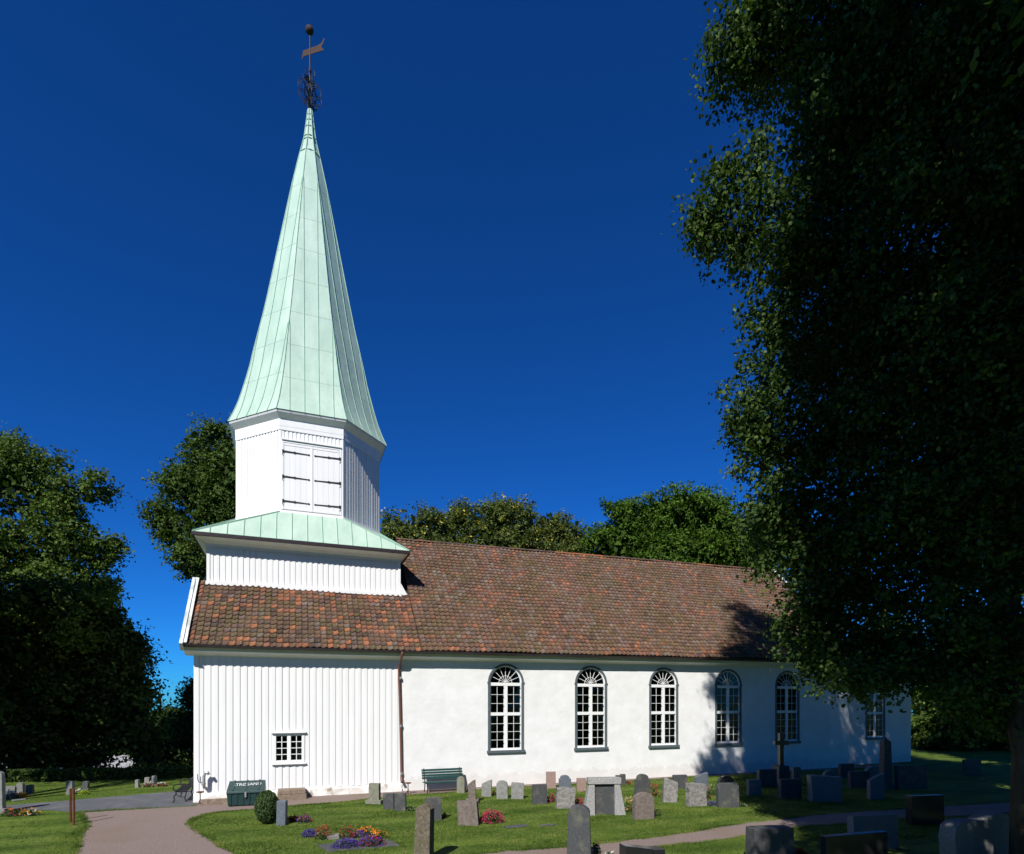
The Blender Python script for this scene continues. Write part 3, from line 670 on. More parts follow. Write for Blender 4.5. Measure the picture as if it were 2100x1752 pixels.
# corners sorted so that face k spans corner k-1 .. k; face 0 looks to -Y
def oc(k, a, z):
    t = (k + .5) * math.pi / 4; R = a / math.cos(math.pi / 8); return Vector((OX + R * math.sin(t), OY - R * math.cos(t), z))
E = [Vector((EX0, EY0, EZ)), Vector((EX1, EY0, EZ)), Vector((EX1, EY1, EZ)), Vector((EX0, EY1, EZ))]
sk = MB(); B8 = [oc(k, OA + .02, OZ0 + .02) for k in range(8)]     # B8[0] right front, B8[7] left front
sk.add(E + B8, [(0, 1, 4, 11), (1, 5, 4), (1, 2, 6, 5), (2, 7, 6), (2, 3, 8, 7), (3, 9, 8), (3, 0, 10, 9), (0, 11, 10)])
skirt = sk.build('skirt_roof', M['seam'], church)
def skirt_face(L0, L1, T0, T1, w):   # panels between eave line L and top line T with seams at right angles to the eave
    L0, L1, T0, T1 = map(Vector, (L0, L1, T0, T1)); ex = (L1 - L0).normalized(); LW = (L1 - L0).length
    mid_t = (T0 + T1) / 2; hv = mid_t - L0; hv = hv - ex * hv.dot(ex); H = hv.length; ev = hv / H; nn = ex.cross(ev).normalized()
    if nn.z < 0: nn = -nn
    a, b = (T0 - L0).dot(ex), (T1 - L0).dot(ex)
    def top(s):
        if s < a: return H * s / a
        if s > b: return H * (LW - s) / (LW - b)
        return H
    n = round(LW / w); st = LW / n
    for i in range(n):
        s0, s1 = i * st + .006, (i + 1) * st - .006
        cuts = sorted({s0, s1} | {c for c in (a, b) if s0 < c < s1})
        lo = [L0 + ex*s + nn*.012 for s in (s0, s1)]; hi = [L0 + ex*s + ev*max(.0, top(s)) + nn*.012 for s in reversed(cuts)]
        MB().add(lo + hi, [tuple(range(2 + len(hi)))]).build('copper_panel', M['copper'], skirt)
        if i:
            s = i * st; p = L0 + ex*s; q = p + ev*top(s)
            MB().beam(p + nn*.025, q + nn*.025, nn, .022, .035).build('seam', M['seam'], skirt)
skirt_face(E[0], E[1], B8[7], B8[0], .63)
skirt_face(E[1], E[2], B8[1], B8[2], .63)
skirt_face(E[3], E[0], B8[5], B8[6], .63)
for tri in ((E[1], B8[1], B8[0]), (E[0], B8[7], B8[6])):
    n = (tri[1]-tri[0]).cross(tri[2]-tri[0]).normalized(); n = n if n.z > 0 else -n
    MB().add([p + n*.012 for p in tri], [(0, 1, 2)]).build('copper_panel', M['copper'], skirt)
for e_, b_ in ((E[0], B8[7]), (E[1], B8[0]), (E[0], B8[6]), (E[1], B8[1])):
    MB().beam(e_ + Vector((0, 0, .03)), b_ + Vector((0, 0, .03)), (0, 0, 1), .05, .05).build('hip_seam', M['seam'], skirt)
MB().hexa([E[0] + Vector((-.02, -.03, -.014)), E[1] + Vector((.02, -.03, -.014)), E[1] + Vector((.02, .05, -.012)), E[0] + Vector((-.02, .05, -.012))], [E[0] + Vector((-.02, -.03, .012)), E[1] + Vector((.02, -.03, .012)), E[1] + Vector((.02, .05, .02)), E[0] + Vector((-.02, .05, .02))]).build('eave_edge', M['seam'], skirt)

# octagonal belfry -----------------------------------------------------------------
OZ1 = 15.95
b = MB(); lo = [oc(k, OA - .03, OZ0 - 1.2) for k in range(8)]; hi = [oc(k, OA - .03, OZ1 + .4) for k in range(8)]
b.add(lo + hi, [(k, (k+1) % 8, 8+(k+1) % 8, 8+k) for k in range(8)]); belfry = b.build('belfry', M['white_wood'], church)
def face_frame(k, a):
    t = k * math.pi / 4; nrm = Vector((math.sin(t), -math.cos(t), 0)); ex = Vector((math.cos(t), math.sin(t), 0)); return Vector((OX, OY, 0)) + nrm * a, ex, nrm
HWF = OA * math.tan(math.pi/8)
SHZ0, SHZ1 = OZ0 + .16, 15.12
for k in (-2, -1, 0, 1, 2):
    c0, ex, nrm = face_frame(k, OA - .03)
    pr = lambda u, o, z, c0=c0, ex=ex, nrm=nrm: tuple(c0 + ex*u + nrm*o + Vector((0, 0, z)))
    if k == 0: boards(-HWF + .09, HWF - .09, SHZ1 + .16, OZ1 - .28, 0, .168, belfry, proj=pr)
    elif abs(k) == 1: boards(-HWF + .07, HWF - .07, OZ0 + .12, OZ1 - .28, 0, .175, belfry, proj=pr, th=.03)
    else: boards(-HWF + .07, HWF - .07, OZ0 + .12, OZ1 - .28, 0, .36, belfry, proj=pr)
    f = MB(); f.hexa([pr(-HWF-.01, .0, OZ0-.05), pr(HWF+.01, .0, OZ0-.05), pr(HWF+.02, .075, OZ0-.05), pr(-HWF-.02, .075, OZ0-.05)], [pr(-HWF-.01, .0, OZ0+.13), pr(HWF+.01, .0, OZ0+.13), pr(HWF+.01, .05, OZ0+.13), pr(-HWF-.01, .05, OZ0+.13)]); f.build('base_board', M['white_wood'], belfry)
    f = MB(); f.hexa([pr(-HWF-.01, .0, OZ1-.30), pr(HWF+.01, .0, OZ1-.30), pr(HWF+.02, .05, OZ1-.30), pr(-HWF-.02, .05, OZ1-.30)], [pr(-HWF-.01, .0, OZ1-.12), pr(HWF+.01, .0, OZ1-.12), pr(HWF+.02, .055, OZ1-.12), pr(-HWF-.02, .055, OZ1-.12)]); f.build('frieze_board', M['white_wood'], belfry)
for k in (-2, -1, 0, 1):
    t = (k + .5) * math.pi / 4
    for s in (-.5, .5):
        c0, ex, nrm = face_frame(k if s < 0 else k + 1, OA - .03); u = HWF if s < 0 else -HWF
        A = [c0 + ex*(u + (-.075 if s < 0 else 0)), c0 + ex*(u + (0 if s < 0 else .075))]
        f = MB(); f.hexa([A[0] + Vector((0,0,OZ0+.13)), A[1] + Vector((0,0,OZ0+.13)), A[1] + nrm*.035 + Vector((0,0,OZ0+.13)), A[0] + nrm*.035 + Vector((0,0,OZ0+.13))], [A[0] + Vector((0,0,OZ1-.3)), A[1] + Vector((0,0,OZ1-.3)), A[1] + nrm*.035 + Vector((0,0,OZ1-.3)), A[0] + nrm*.035 + Vector((0,0,OZ1-.3))])
        f.build('corner_board', M['white_wood'], belfry)
# shutters on the front face
yF = OY - OA + .03
fr = MB(); SX0, SX1 = OX - 1.17, OX + 1.17
fr.box(SX0-.09, SX0, yF-.05, yF+.02, SHZ0, SHZ1+.1); fr.box(SX1, SX1+.09, yF-.05, yF+.02, SHZ0, SHZ1+.1); fr.box(SX0, SX1, yF-.05, yF+.02, SHZ1, SHZ1+.1)
fr.build('shutter_frame', M['white_wood'], belfry)
MB().box(SX0-.08, SX1+.08, yF-.10, yF-.005, SHZ1+.1, SHZ1+.15).build('drip_board', M['white_wood'], belfry)
for s in (-1, 1):
    x0, x1 = (SX0+.012, OX-.012) if s < 0 else (OX+.012, SX1-.012); yy = yF - .03
    sh = MB(); n = 5
    for i in range(n): sh.box(x0+(x1-x0)*i/n+.002, x0+(x1-x0)*(i+1)/n-.002, yy, yy+.03, SHZ0+.12, SHZ1-.12)
    sh.box(x0, x1, yy-.012, yy+.03, SHZ0+.02, SHZ0+.117); sh.box(x0, x1, yy-.012, yy+.03, SHZ1-.117, SHZ1-.02)
    leaf = sh.build('shutter', M['white_wood'], church)
    for zz in (SHZ0+.38, SHZ0+1.45, SHZ0+2.55):
        h = MB(); xa, xb = (x0-.04, x1-.12) if s < 0 else (x1+.04, x0+.12); dz = -.02
        h.hexa([(xa, yy-.03, zz-.03), (xa, yy-.03, zz+.03), (xa, yy-.012, zz+.03), (xa, yy-.012, zz-.03)], [(xb, yy-.028, zz-.012+dz), (xb, yy-.028, zz+.012+dz), (xb, yy-.012, zz+.012+dz), (xb, yy-.012, zz-.012+dz)])
        xm = xa*.55+xb*.45; h.box(xm-.04, xm+.04, yy-.034, yy-.011, zz-.045, zz+.03); h.box(xb-.035, xb+.035, yy-.03, yy-.011, zz+dz-.025, zz+dz+.025)
        h.box(xa-.035, xa+.035, yy-.04, yy-.01, zz-.07, zz+.06); h.tube([(xa, yy-.025, zz-.05), (xa-.03*s*-1, yy-.025, zz-.14), (xa-.02*s, yy-.025, zz-.2)], .014, 5)
        h.build('strap_hinge', M['iron'], leaf)
MB().box(OX-.03, OX+.03, yF-.055, yF-.035, SHZ0+.02, SHZ1-.02).build('meeting_strip', M['white_wood'], belfry)

# spire ----------------------------------------------------------------------------
PROF = [(16.42, 3.53), (16.8, 3.36), (17.3, 3.17), (17.9, 3.00), (18.6, 2.82), (19.3, 2.65), (20.1, 2.50), (22.1, 2.07), (23.6, 1.79), (26.1, 1.34), (28.85, .84), (30.75, .46), (31.05, .37), (31.6, .27), (32.2, .195), (33.15, .09)]
pz = np.array([p[0] for p in PROF]); pa = np.array([p[1] for p in PROF])
def aspire(z): return float(np.interp(z, pz, pa))
sp = MB(); vs = []
for z, a in PROF: vs += [oc(k, a - .012, z) for k in range(8)]
fs = [(i*8+k, i*8+(k+1) % 8, (i+1)*8+(k+1) % 8, (i+1)*8+k) for i in range(len(PROF)-1) for k in range(8)] + [tuple(range(8))[::-1]]
sp.add(vs, fs); spire = sp.build('spire', M['seam'], church)
# white cove under the spire
cv = MB(); lvl = [(OA + .03, OZ1 - .13), (OA + .04, OZ1 + .17), (3.47, 16.33), (3.505, 16.41)]
vs = []
for a, z in lvl: vs += [oc(k, a, z) for k in range(8)]
cv.add(vs, [(i*8+k, i*8+(k+1) % 8, (i+1)*8+(k+1) % 8, (i+1)*8+k) for i in range(len(lvl)-1) for k in range(8)]); cv.build('eave_soffit', M['white_wood'], spire)
def spt(k, u, z, lift=0):
    a = aspire(z); c0, ex, nrm = face_frame(k, a + lift); return c0 + ex*u + Vector((0, 0, z))
SPW = .615; joints0 = np.arange(16.42, 31.0, 1.72)
seam_off = [-2.5, -1.5, -.5, .5, 1.5, 2.5]
T8 = math.tan(math.pi/8)
for k in range(-3, 5):
    shift = (.25 if k % 2 else 0)
    zs_ = [16.42] + [z + shift for z in joints0[1:]]; zs_[-1] = 30.75
    vis = abs(k) <= 2
    for s0, s1 in zip(seam_off, seam_off[1:]):
        u0, u1 = s0*SPW, s1*SPW
        for za, zb in zip(zs_, zs_[1:]):
            L, R = [], []
            for z in np.linspace(za + .005, zb - .005, 6):
                w = aspire(z) * T8 - .004; l, r = max(u0 + .007, -w), min(u1 - .007, w)
                if r - l > .01: L.append(spt(k, l, z, .004)); R.append(spt(k, r, z, .004))
            if len(L) < 2: continue
            n = len(L); pm = MB().add(L + R, [(i, n+i, n+i+1, i+1) for i in range(n-1)]).build('copper_panel', M['copper'], spire)
    if not vis: continue
    for s in seam_off[1:-1]:
        u = s * SPW; zt = 16.42; P = []
        for z in np.arange(16.42, 30.7, .35):
            if aspire(z)*T8 > abs(u) + .01: P.append(spt(k, u, z, .012))
        c0, ex, nrm = face_frame(k, 1)
        sm = MB()
        for p, q in zip(P, P[1:]): sm.beam(p, q, nrm, .022, .034)
        if len(P) > 1: sm.build('seam', M['seam'], spire)
for k in range(8):            # hip rolls
    P = [oc(k, aspire(z) + .012, z) for z in np.concatenate([np.arange(16.42, 30.8, .5), [31.6, 32.4, 33.1]])]
    hr = MB(); hr.tube(P, .022, 5); hr.build('hip_roll', M['seam'], spire)
for z in (30.78, 31.5, 31.68, 32.2, 32.55, 32.85):
    a = aspire(z) + .02; MB().lathe([(a, -.02), (a*1.06+.005, -.01), (a*1.06+.005, .01), (a, .02)], (OX, OY, z), 12).build('neck_band', M['seam'], spire)
# cap over the neck in copper
nk = MB(); vs = []; zz = [30.75, 31.05, 31.6, 32.2, 33.15]
for z in zz: vs += [oc(k, aspire(z), z) for k in range(8)]
nk.add(vs, [(i*8+k, i*8+(k+1) % 8, (i+1)*8+(k+1) % 8, (i+1)*8+k) for i in range(4) for k in range(8)] + [tuple(32+k for k in range(8))]); nk.build('spire_neck', M['copper'], spire)
# weathervane
def VZ(y): return 3.75 + (HY - y) * 28.8 / F
vane = MB().tube([(OX, OY, 33.0), (OX, OY, VZ(150)), (OX, OY, VZ(66))], [.05, .035, .025], 8).build('weathervane', M['iron'], church)
MB().lathe([(.02, -.2), (.11, -.17), (.18, -.08), (.2, 0), (.18, .08), (.11, .17), (.02, .2)], (OX - .02, OY, VZ(62)), 16).build('ball', M['vane'], vane, smooth=True)
MB().tube([(OX, OY, VZ(57)), (OX, OY, VZ(51))], .018, 5).build('ball_tip', M['galv'], vane)
fx = lambda px: OX + (px - 638.5) * 28.8 / F
fl = [(625, 100), (640, 98), (655, 96), (661, 93), (664, 87), (666, 84), (667, 87), (664, 95), (660, 101), (664, 106), (666, 109), (650, 110), (638, 111), (626, 112), (622, 118)]
fyaw = math.radians(-32)
MB().prism([(OX + (x - 638.5)*28.8/F*1.15*math.cos(fyaw), OY + (x - 638.5)*28.8/F*1.15*math.sin(fyaw), VZ(y)) for x, y in fl], (.0, .024, 0)).build('flag', M['vane'], vane)
def ring(cx, cy, rx, ry, rot, yaw, n=22, turns=1.0, shrink=0.0):
    P = []
    for i in range(int(n * turns) + 1):
        t = 2*math.pi*i/n; f = 1 - shrink * i / (n * turns); dx, dz = rx*f*math.cos(t), ry*f*math.sin(t)
        ax, az = dx*math.cos(rot) - dz*math.sin(rot), dx*math.sin(rot) + dz*math.cos(rot)
        u = (cx + ax) ; P.append((OX + u*math.cos(yaw), OY + u*math.sin(yaw), cy + az))
    return P
scr = []
for yaw in (.15, math.pi/4 + .15, math.pi/2 + .15):
    for s in (-1, 1):
        scr += [(s*.32, VZ(180), .27, .37, s*.5, yaw), (s*.30, VZ(203), .25, .36, -s*.45, yaw), (s*.2, VZ(170), .13, .2, s*.3, yaw), (s*.2, VZ(214), .14, .19, -s*.3, yaw)]
for (cx, cy, rx, ry, rot, yaw) in scr:
    MB().tube(ring(cx, cy, rx, ry, rot, yaw, 20, 1.6, .5), .016, 5, False).build('scroll', M['iron'], vane)
for s in (-1, 1):
    for yaw in (0, math.pi/2): MB().tube(ring(s*.13, VZ(148), .1, .17, 0, yaw, 12), .014, 5, False).build('scroll', M['iron'], vane)
MB().lathe([(.03, -.12), (.08, 0), (.03, .12)], (OX, OY, VZ(146)), 8).build('knop', M['iron'], vane)

# ------------------------------------------------------------------ plants
def unit(n): v = RNG.normal(size=(n, 3)); return v / np.linalg.norm(v, axis=1, keepdims=True)
LEAF4 = np.array([(-.5, 0, 0), (-.05, .34, .08), (.5, 0, -.04), (-.05, -.34, .08)])
LEAF5 = np.array([(-.5, 0, 0), (-.22, .36, .07), (.22, .30, .06), (.58, 0, -.06), (.0, -.40, .07)])
LEAF6 = np.array([(-.5, 0, 0), (-.3, .3, .06), (.1, .36, .07), (.55, 0, -.06), (.1, -.36, .07), (-.3, -.3, .06)])
def leaf_polys(c, size, nrm, shape, droop=0.0):
    n = len(c); t = unit(n); t[:, 2] -= droop; t -= nrm * np.sum(t * nrm, 1, keepdims=True); t /= np.linalg.norm(t, axis=1, keepdims=True) + 1e-9
    b = np.cross(nrm, t); s = size[:, None, None]
    V = c[:, None, :] + s * (shape[None, :, 0, None]*t[:, None] + shape[None, :, 1, None]*b[:, None] + shape[None, :, 2, None]*nrm[:, None])
    return V.reshape(-1, 3)
def foliage(lobes, n_clusters, per, sigma, leaf, shape=LEAF4, shell=.5, droop=.5, flat=.6, rough=.22, tint0=0.0, up=.5, fill=0, spray=.0, fsize=(1.8, 3.2)):
    """leaf clusters spread through lobes [(centre, (rx, ry, rz))], thicker towards their skin"""
    sub = []
    for c, r in lobes:
        r = np.array(r); m_ = 9; d = unit(m_)
        for k in range(m_):
            f = RNG.uniform(.38, .58); sub.append((np.array(c) + d[k] * r * (1.02 - f * .75), r * f))
    full = lobes; lobes = sub
    C, O = [], []
    vol = np.array([(r[0]*r[1]*r[2]) ** (2/3) for c, r in lobes]); cnt = np.maximum(4, (n_clusters * vol / vol.sum()).astype(int))
    for (c, r), k in zip(lobes, cnt):
        d = unit(k); ph = RNG.uniform(0, 6.28, 6); nz = np.sin(d[:, 0]*4 + ph[0]) * np.sin(d[:, 1]*4 + ph[1]) + .6*np.sin(d[:, 2]*7 + ph[2]) * np.sin(d[:, 0]*8 + ph[3]) + .4*np.sin(d[:, 1]*13+ph[4])
        rr = (shell + (1 - shell) * RNG.random(k) ** .55) * (1 + rough * nz); rr = np.minimum(rr, 1.25); rr[RNG.random(k) < .22] *= RNG.random()
        C.append(np.array(c) + d * rr[:, None] * np.array(r)); O.append(d)
    C = np.concatenate(C); O = np.concatenate(O); n = len(C)
    c = np.repeat(C, per, 0) + np.clip(RNG.normal(size=(n*per, 3)), -1.7, 1.7) * np.array([sigma, sigma, sigma*flat]) * RNG.uniform(.6, 1.5, n).repeat(per)[:, None]
    if spray:
        ax = O * .8 + unit(n) * .7; ax[:, 2] -= .45; ax /= np.linalg.norm(ax, axis=1, keepdims=True)
        c += np.repeat(ax, per, 0) * (RNG.random(n*per) - .5)[:, None] * (spray * RNG.uniform(.6, 1.5, n)).repeat(per)[:, None]
    nr = np.repeat(O, per, 0) * .6 + RNG.normal(size=(n*per, 3)) * .55; nr[:, 2] += up; nr /= np.linalg.norm(nr, axis=1, keepdims=True)
    size = leaf * RNG.uniform(.65, 1.35, n*per)
    tint = np.clip(np.repeat(RNG.normal(.5, .16, n), per) + RNG.normal(0, .16, n*per) + tint0, 0, 1)
    V = leaf_polys(c, size, nr, shape, droop)
    if fill:
        vol = np.array([(r[0]*r[1]*r[2]) for c, r in full]); cnt = np.maximum(6, (fill * vol / vol.sum()).astype(int)); FC = []
        for (c, r), k in zip(full, cnt): FC.append(np.array(c) + unit(k) * (RNG.random(k) ** .4)[:, None] * np.array(r) * .74)
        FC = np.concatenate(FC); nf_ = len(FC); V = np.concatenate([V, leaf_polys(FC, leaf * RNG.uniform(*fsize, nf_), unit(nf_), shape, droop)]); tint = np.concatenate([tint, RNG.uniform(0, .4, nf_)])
    return V, tint
def px_lobes(L, depth, deep=1.0):
    out = []
    for q in L:
        x, y, rx, ry = q[:4]; d = q[4] if len(q) > 4 else depth; k = d / F
        out.append((tuple(at_depth(x, y, d)), (rx*k, max(rx, ry)*k*deep, ry*k)))
    return out
def tree(name, label, base, lobes, trunk_r, height, mat, n_clusters, per, sigma, leaf, shape=LEAF4, limbs=8, group=None, fmin=.18, twigs=5, xmin=-999, **kw):
    base = Vector(base); base.z = gz(base.y) - .05; root = empty(name, base); tag(root, label, 'tree', group)
    t = MB(); top = Vector((base.x, base.y, height)); n = 8
    mean = sum((Vector(c) for c, r in lobes), Vector()) / len(lobes)
    P = []; jit = [Vector((random.uniform(-.25, .25), random.uniform(-.25, .25), 0)) * trunk_r * 2 for _ in range(n+1)]
    for i in range(n + 1):
        f = i / n; p = base.lerp(Vector((base.x*.5+mean.x*.5, base.y*.5+mean.y*.5, height)), f) + jit[i] * (1 if i else 0); P.append(p - base)
    t.tube(P, [trunk_r*1.25] + [trunk_r * (1 - .85*i/n) for i in range(1, n+1)], 10)
    for c, r in random.sample([q for q in lobes if q[0][2] > height * .32 and q[0][0] > xmin] or lobes, min(limbs, len([q for q in lobes if q[0][2] > height * .32 and q[0][0] > xmin] or lobes))):
        c = Vector(c); f = min(.85, max(fmin, (c.z - base.z) / max(.1, height) * .62)); i = int(f * n); a = P[i]; e = c - base
        mid = a.lerp(e, .5) + Vector((random.uniform(-.4, .4), random.uniform(-.4, .4), -.1*(e-a).length))
        r0 = trunk_r * (1-.85*i/n) * .55
        t.tube([a, a.lerp(mid, .5), mid, mid.lerp(e, .55), e], [r0, r0*.8, r0*.55, r0*.35, r0*.12], 7)
        for _ in range(twigs):
            q = e + Vector((random.uniform(-1, 1)*r[0], random.uniform(-1, 1)*r[1], random.uniform(-.6, .9)*r[2])) * .8
            s = mid.lerp(e, random.uniform(.2, .9)); t.tube([s, s.lerp(q, .5) + Vector((0, 0, .1)), q], [r0*.3, r0*.2, r0*.06], 5)
    t.build('trunk', M['bark'], root, smooth=True)
    V, tint = foliage(lobes, n_clusters, per, sigma, leaf, shape, **kw)
    me = np_mesh('crown', V - np.array(base), len(shape), tint); link('crown', me, M[mat], root)
    return root

# the great lime on the right
D = 14.0
LA = px_lobes([(1580, 60, 125, 130), (1500, 115, 55, 70), (1520, 450, 100, 85), (1462, 432, 58, 60), (1440, 470, 40, 50), (1520, 340, 70, 60), (1600, 560, 115, 100), (1560, 690, 75, 70), (1555, 790, 75, 60), (1530, 860, 72, 45), (1600, 890, 95, 70), (1570, 950, 70, 60),
               (1620, 1030, 80, 80), (1680, 1130, 110, 90), (1740, 1260, 100, 90), (1790, 1350, 100, 60), (1690, 1300, 55, 60), (1610, 1140, 70, 70), (1660, 1220, 75, 65), (1740, 1370, 70, 50), (1680, 1370, 40, 40), (1640, 1290, 50, 50), (1570, 1060, 40, 45), (1690, 260, 120, 150), (1720, 480, 130, 160), (1730, 720, 140, 160), (1760, 950, 150, 150), (1650, -80, 150, 120)], D, .9)
LA += px_lobes([(1850, 150, 170, 220), (1880, 480, 170, 220), (1900, 800, 170, 220), (1900, 1080, 160, 180), (1900, 1290, 130, 110), (2030, 250, 170, 260), (2050, 650, 170, 260), (2050, 1000, 170, 220), (2050, 1280, 150, 140), (1980, 1400, 110, 60), (1830, 1390, 75, 35), (2080, 1420, 60, 70), (1760, 1400, 60, 30), (1990, 1450, 70, 40), (2070, 1490, 40, 60)], 12.6, .9)
LA += [((14.5, -13.5, 8.0), (3.0, 3.0, 2.6)), ((15, -14, 13), (3.6, 3.4, 3.4)), ((14.5, -14.5, 18.5), (3.8, 3.6, 3.4)), ((13.5, -15.2, 23.5), (3.4, 3.4, 3.0)), ((12.0, -14.2, 21.0), (2.4, 2.4, 2.4)), ((17.5, -16, 10), (3, 3, 3.6)), ((17.5, -16.5, 17), (3.4, 3, 4)), ((12.8, -13.6, 26), (2.2, 2.2, 1.8))]
tb = gnd(2078, 1812)
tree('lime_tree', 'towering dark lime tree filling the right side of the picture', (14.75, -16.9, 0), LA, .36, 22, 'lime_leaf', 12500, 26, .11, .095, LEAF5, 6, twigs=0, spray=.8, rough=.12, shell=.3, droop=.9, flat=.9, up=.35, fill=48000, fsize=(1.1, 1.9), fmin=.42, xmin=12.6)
# its neighbour beside the camera, out of the picture, whose crown keeps the lime in shade
LB = [((8.0, -24.5, 18), (2.3, 3.0, 4.5)), ((9.5, -25.5, 22), (2.8, 3.0, 4.5)), ((8.2, -23.2, 25), (2.2, 2.6, 4.0)), ((9.5, -22.5, 15.5), (1.8, 1.8, 2.6)), ((10.5, -23.5, 19), (2.4, 2.6, 4)), ((12, -26, 16), (3, 3, 5)), ((11.2, -22.6, 24), (2, 2, 3)),
      ((9, -23.3, 11), (2.2, 2.2, 2)), ((9.2, -21.9, 13), (1.9, 1.9, 2)), ((10.2, -20.8, 16), (1.9, 1.8, 2.2)), ((10.5, -20.8, 19.5), (2, 1.8, 2.4)), ((9.5, -21.2, 23), (2, 2, 2.4)), ((9.2, -21.2, 27), (2.2, 2.2, 2)), ((7.6, -21.8, 24.5), (1.6, 1.6, 1.8)), ((7.4, -22.8, 11), (1.5, 1.6, 1.4)),
      ((6.4, -21.8, 22), (1.5, 1.5, 1.9)), ((6.3, -22.4, 17), (1.5, 1.5, 2)), ((6.5, -21.6, 19.2), (1.5, 1.4, 1.8)), ((6.6, -21.2, 26), (1.5, 1.4, 2)), ((7.0, -22.0, 14), (1.5, 1.5, 1.8)),
      ((5.6, -21.9, 22), (1.4, 1.4, 1.9)), ((5.4, -22.4, 17.5), (1.4, 1.4, 2)), ((5.7, -21.7, 19.5), (1.4, 1.3, 1.8)), ((5.8, -21.4, 26), (1.5, 1.3, 2)), ((6.2, -22.2, 14.5), (1.4, 1.4, 1.6)), ((6.0, -22.8, 12.5), (1.3, 1.3, 1.3)), ((3.6, -23.3, 10.6), (1.1, 1.1, 1.0)), ((4.7, -23.2, 11), (1.3, 1.3, 1.2)), ((5.9, -22.9, 10.9), (1.3, 1.3, 1.1)), ((8.0, -23.6, 9), (1.4, 1.4, 1.2))]
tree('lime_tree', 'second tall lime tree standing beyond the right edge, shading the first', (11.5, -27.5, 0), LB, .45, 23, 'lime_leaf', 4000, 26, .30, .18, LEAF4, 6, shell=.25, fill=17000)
LC = [((22, -15, 24), (3, 2.8, 2.4)), ((17.5, -15.6, 25.5), (2.4, 2.2, 2.2)), ((20.5, -16.5, 9), (3, 3, 3)), ((21, -16.5, 14), (3.8, 3.6, 3.8)), ((21, -16.8, 20), (3.6, 3.4, 3.6)), ((18.8, -15.4, 17), (2.4, 2.2, 3.2)), ((18.6, -15.6, 22), (2.2, 2.2, 2.6)), ((23.5, -17, 17), (2.8, 2.8, 4)), ((19.5, -15.5, 11), (2.2, 2.2, 2.4)), ((25, -14, 10), (3, 3, 3)), ((27.5, -16, 14), (3.4, 3, 4)), ((24, -18.5, 12), (3, 3, 3.4)), ((23.7, -13.6, 20), (2.5, 2.4, 2.6)), ((22.7, -14, 16), (2.3, 2.2, 2.4)), ((25, -12.6, 18), (2.2, 2.2, 2.4)), ((27, -11.9, 10), (2, 2, 2)), ((29, -11.2, 11.8), (2, 2, 2))]
tree('lime_tree', 'third lime tree farther along the row at the right edge of the picture', (21.5, -17, 0), LC, .45, 20, 'lime_leaf', 2800, 24, .32, .17, LEAF4, 6, shell=.3, fill=11000)

LD = [((40, -7, 12), (5, 5, 5)), ((40, -7, 18), (4.6, 4.4, 4)), ((44, -9, 14), (5, 4.5, 6)), ((37.5, -7.5, 8.5), (3, 3, 3)), ((36, -9.5, 12), (3, 3, 4))]
tree('lime_tree', 'fourth lime tree beyond the right edge past the choir', (41, -8, 0), LD, .45, 17, 'lime_leaf', 1300, 20, .45, .3, LEAF4, 5, shell=.3, fill=6000)
# left side
L1 = px_lobes([(40, 1000, 110, 85), (5, 935, 75, 50), (90, 960, 55, 40), (150, 1010, 60, 40), (200, 1000, 38, 35), (120, 1090, 90, 70), (200, 1130, 50, 45), (30, 1130, 110, 90), (130, 1190, 85, 60), (-90, 980, 110, 100), (-80, 1150, 120, 110), (60, 1230, 110, 60), (190, 1230, 60, 50), (235, 1120, 22, 28), (100, 1240, 90, 50, 29.5), (200, 1215, 45, 40, 29.5), (15, 1250, 80, 50, 29.5), (165, 1300, 50, 38, 29)], 37, .9)
tree('ash_tree', 'tall airy green tree behind the dark round tree at the far left', gnd(30, 1566), L1, .38, 9.5, 'ash_leaf', 2900, 22, .20, .19, LEAF4, 11, shell=.2, flat=.5, fill=4000, spray=1.1)
L2 = px_lobes([(120, 1330, 130, 110), (30, 1300, 120, 110), (210, 1290, 70, 80), (245, 1380, 60, 75), (150, 1450, 130, 95), (20, 1440, 120, 110), (250, 1480, 65, 75), (-100, 1350, 120, 150), (110, 1250, 100, 60), (180, 1250, 60, 50), (265, 1330, 42, 55), (280, 1430, 38, 60), (300, 1530, 34, 62), (90, 1500, 120, 50), (10, 1558, 80, 30), (120, 1558, 80, 30), (185, 1556, 42, 30)], 31, .9)
tree('chestnut_tree', 'dark rounded chestnut tree at the far left beside the grey path', gnd(95, 1583), L2, .42, 9, 'dark_leaf', 2400, 22, .34, .22, LEAF4, 8, shell=.4, flat=.7, fill=9000)
L3 = px_lobes([(345, 1545, 62, 70), (390, 1500, 35, 50), (398, 1430, 22, 38), (320, 1540, 40, 60), (420, 1540, 40, 60)], 48, .9)
tree('garden_tree', 'small dark tree in the gap left of the boarded wall', gnd(390, 1536), L3, .15, 1.8, 'dark_leaf', 900, 20, .40, .26, LEAF4, 3, shell=.5, fill=3500)
L4 = px_lobes([(430, 930, 70, 60), (380, 1000, 70, 55), (330, 1060, 48, 42), (430, 1060, 80, 70), (400, 1150, 62, 45), (455, 1200, 40, 40), (500, 1000, 90, 120), (365, 1100, 45, 40), (470, 885, 45, 30), (540, 1100, 80, 100)], 47, .8)
tree('oak_tree', 'broad green oak showing behind the left side of the tower', gnd(500, 1532), L4, .5, 20, 'oak_leaf', 2300, 22, .22, .22, LEAF4, 10, shell=.25, flat=.6, fill=4500, spray=1.1)
L5a = px_lobes([(820, 1090, 55, 40), (880, 1080, 50, 42), (850, 1130, 80, 50), (905, 1120, 50, 50)], 52, .9)
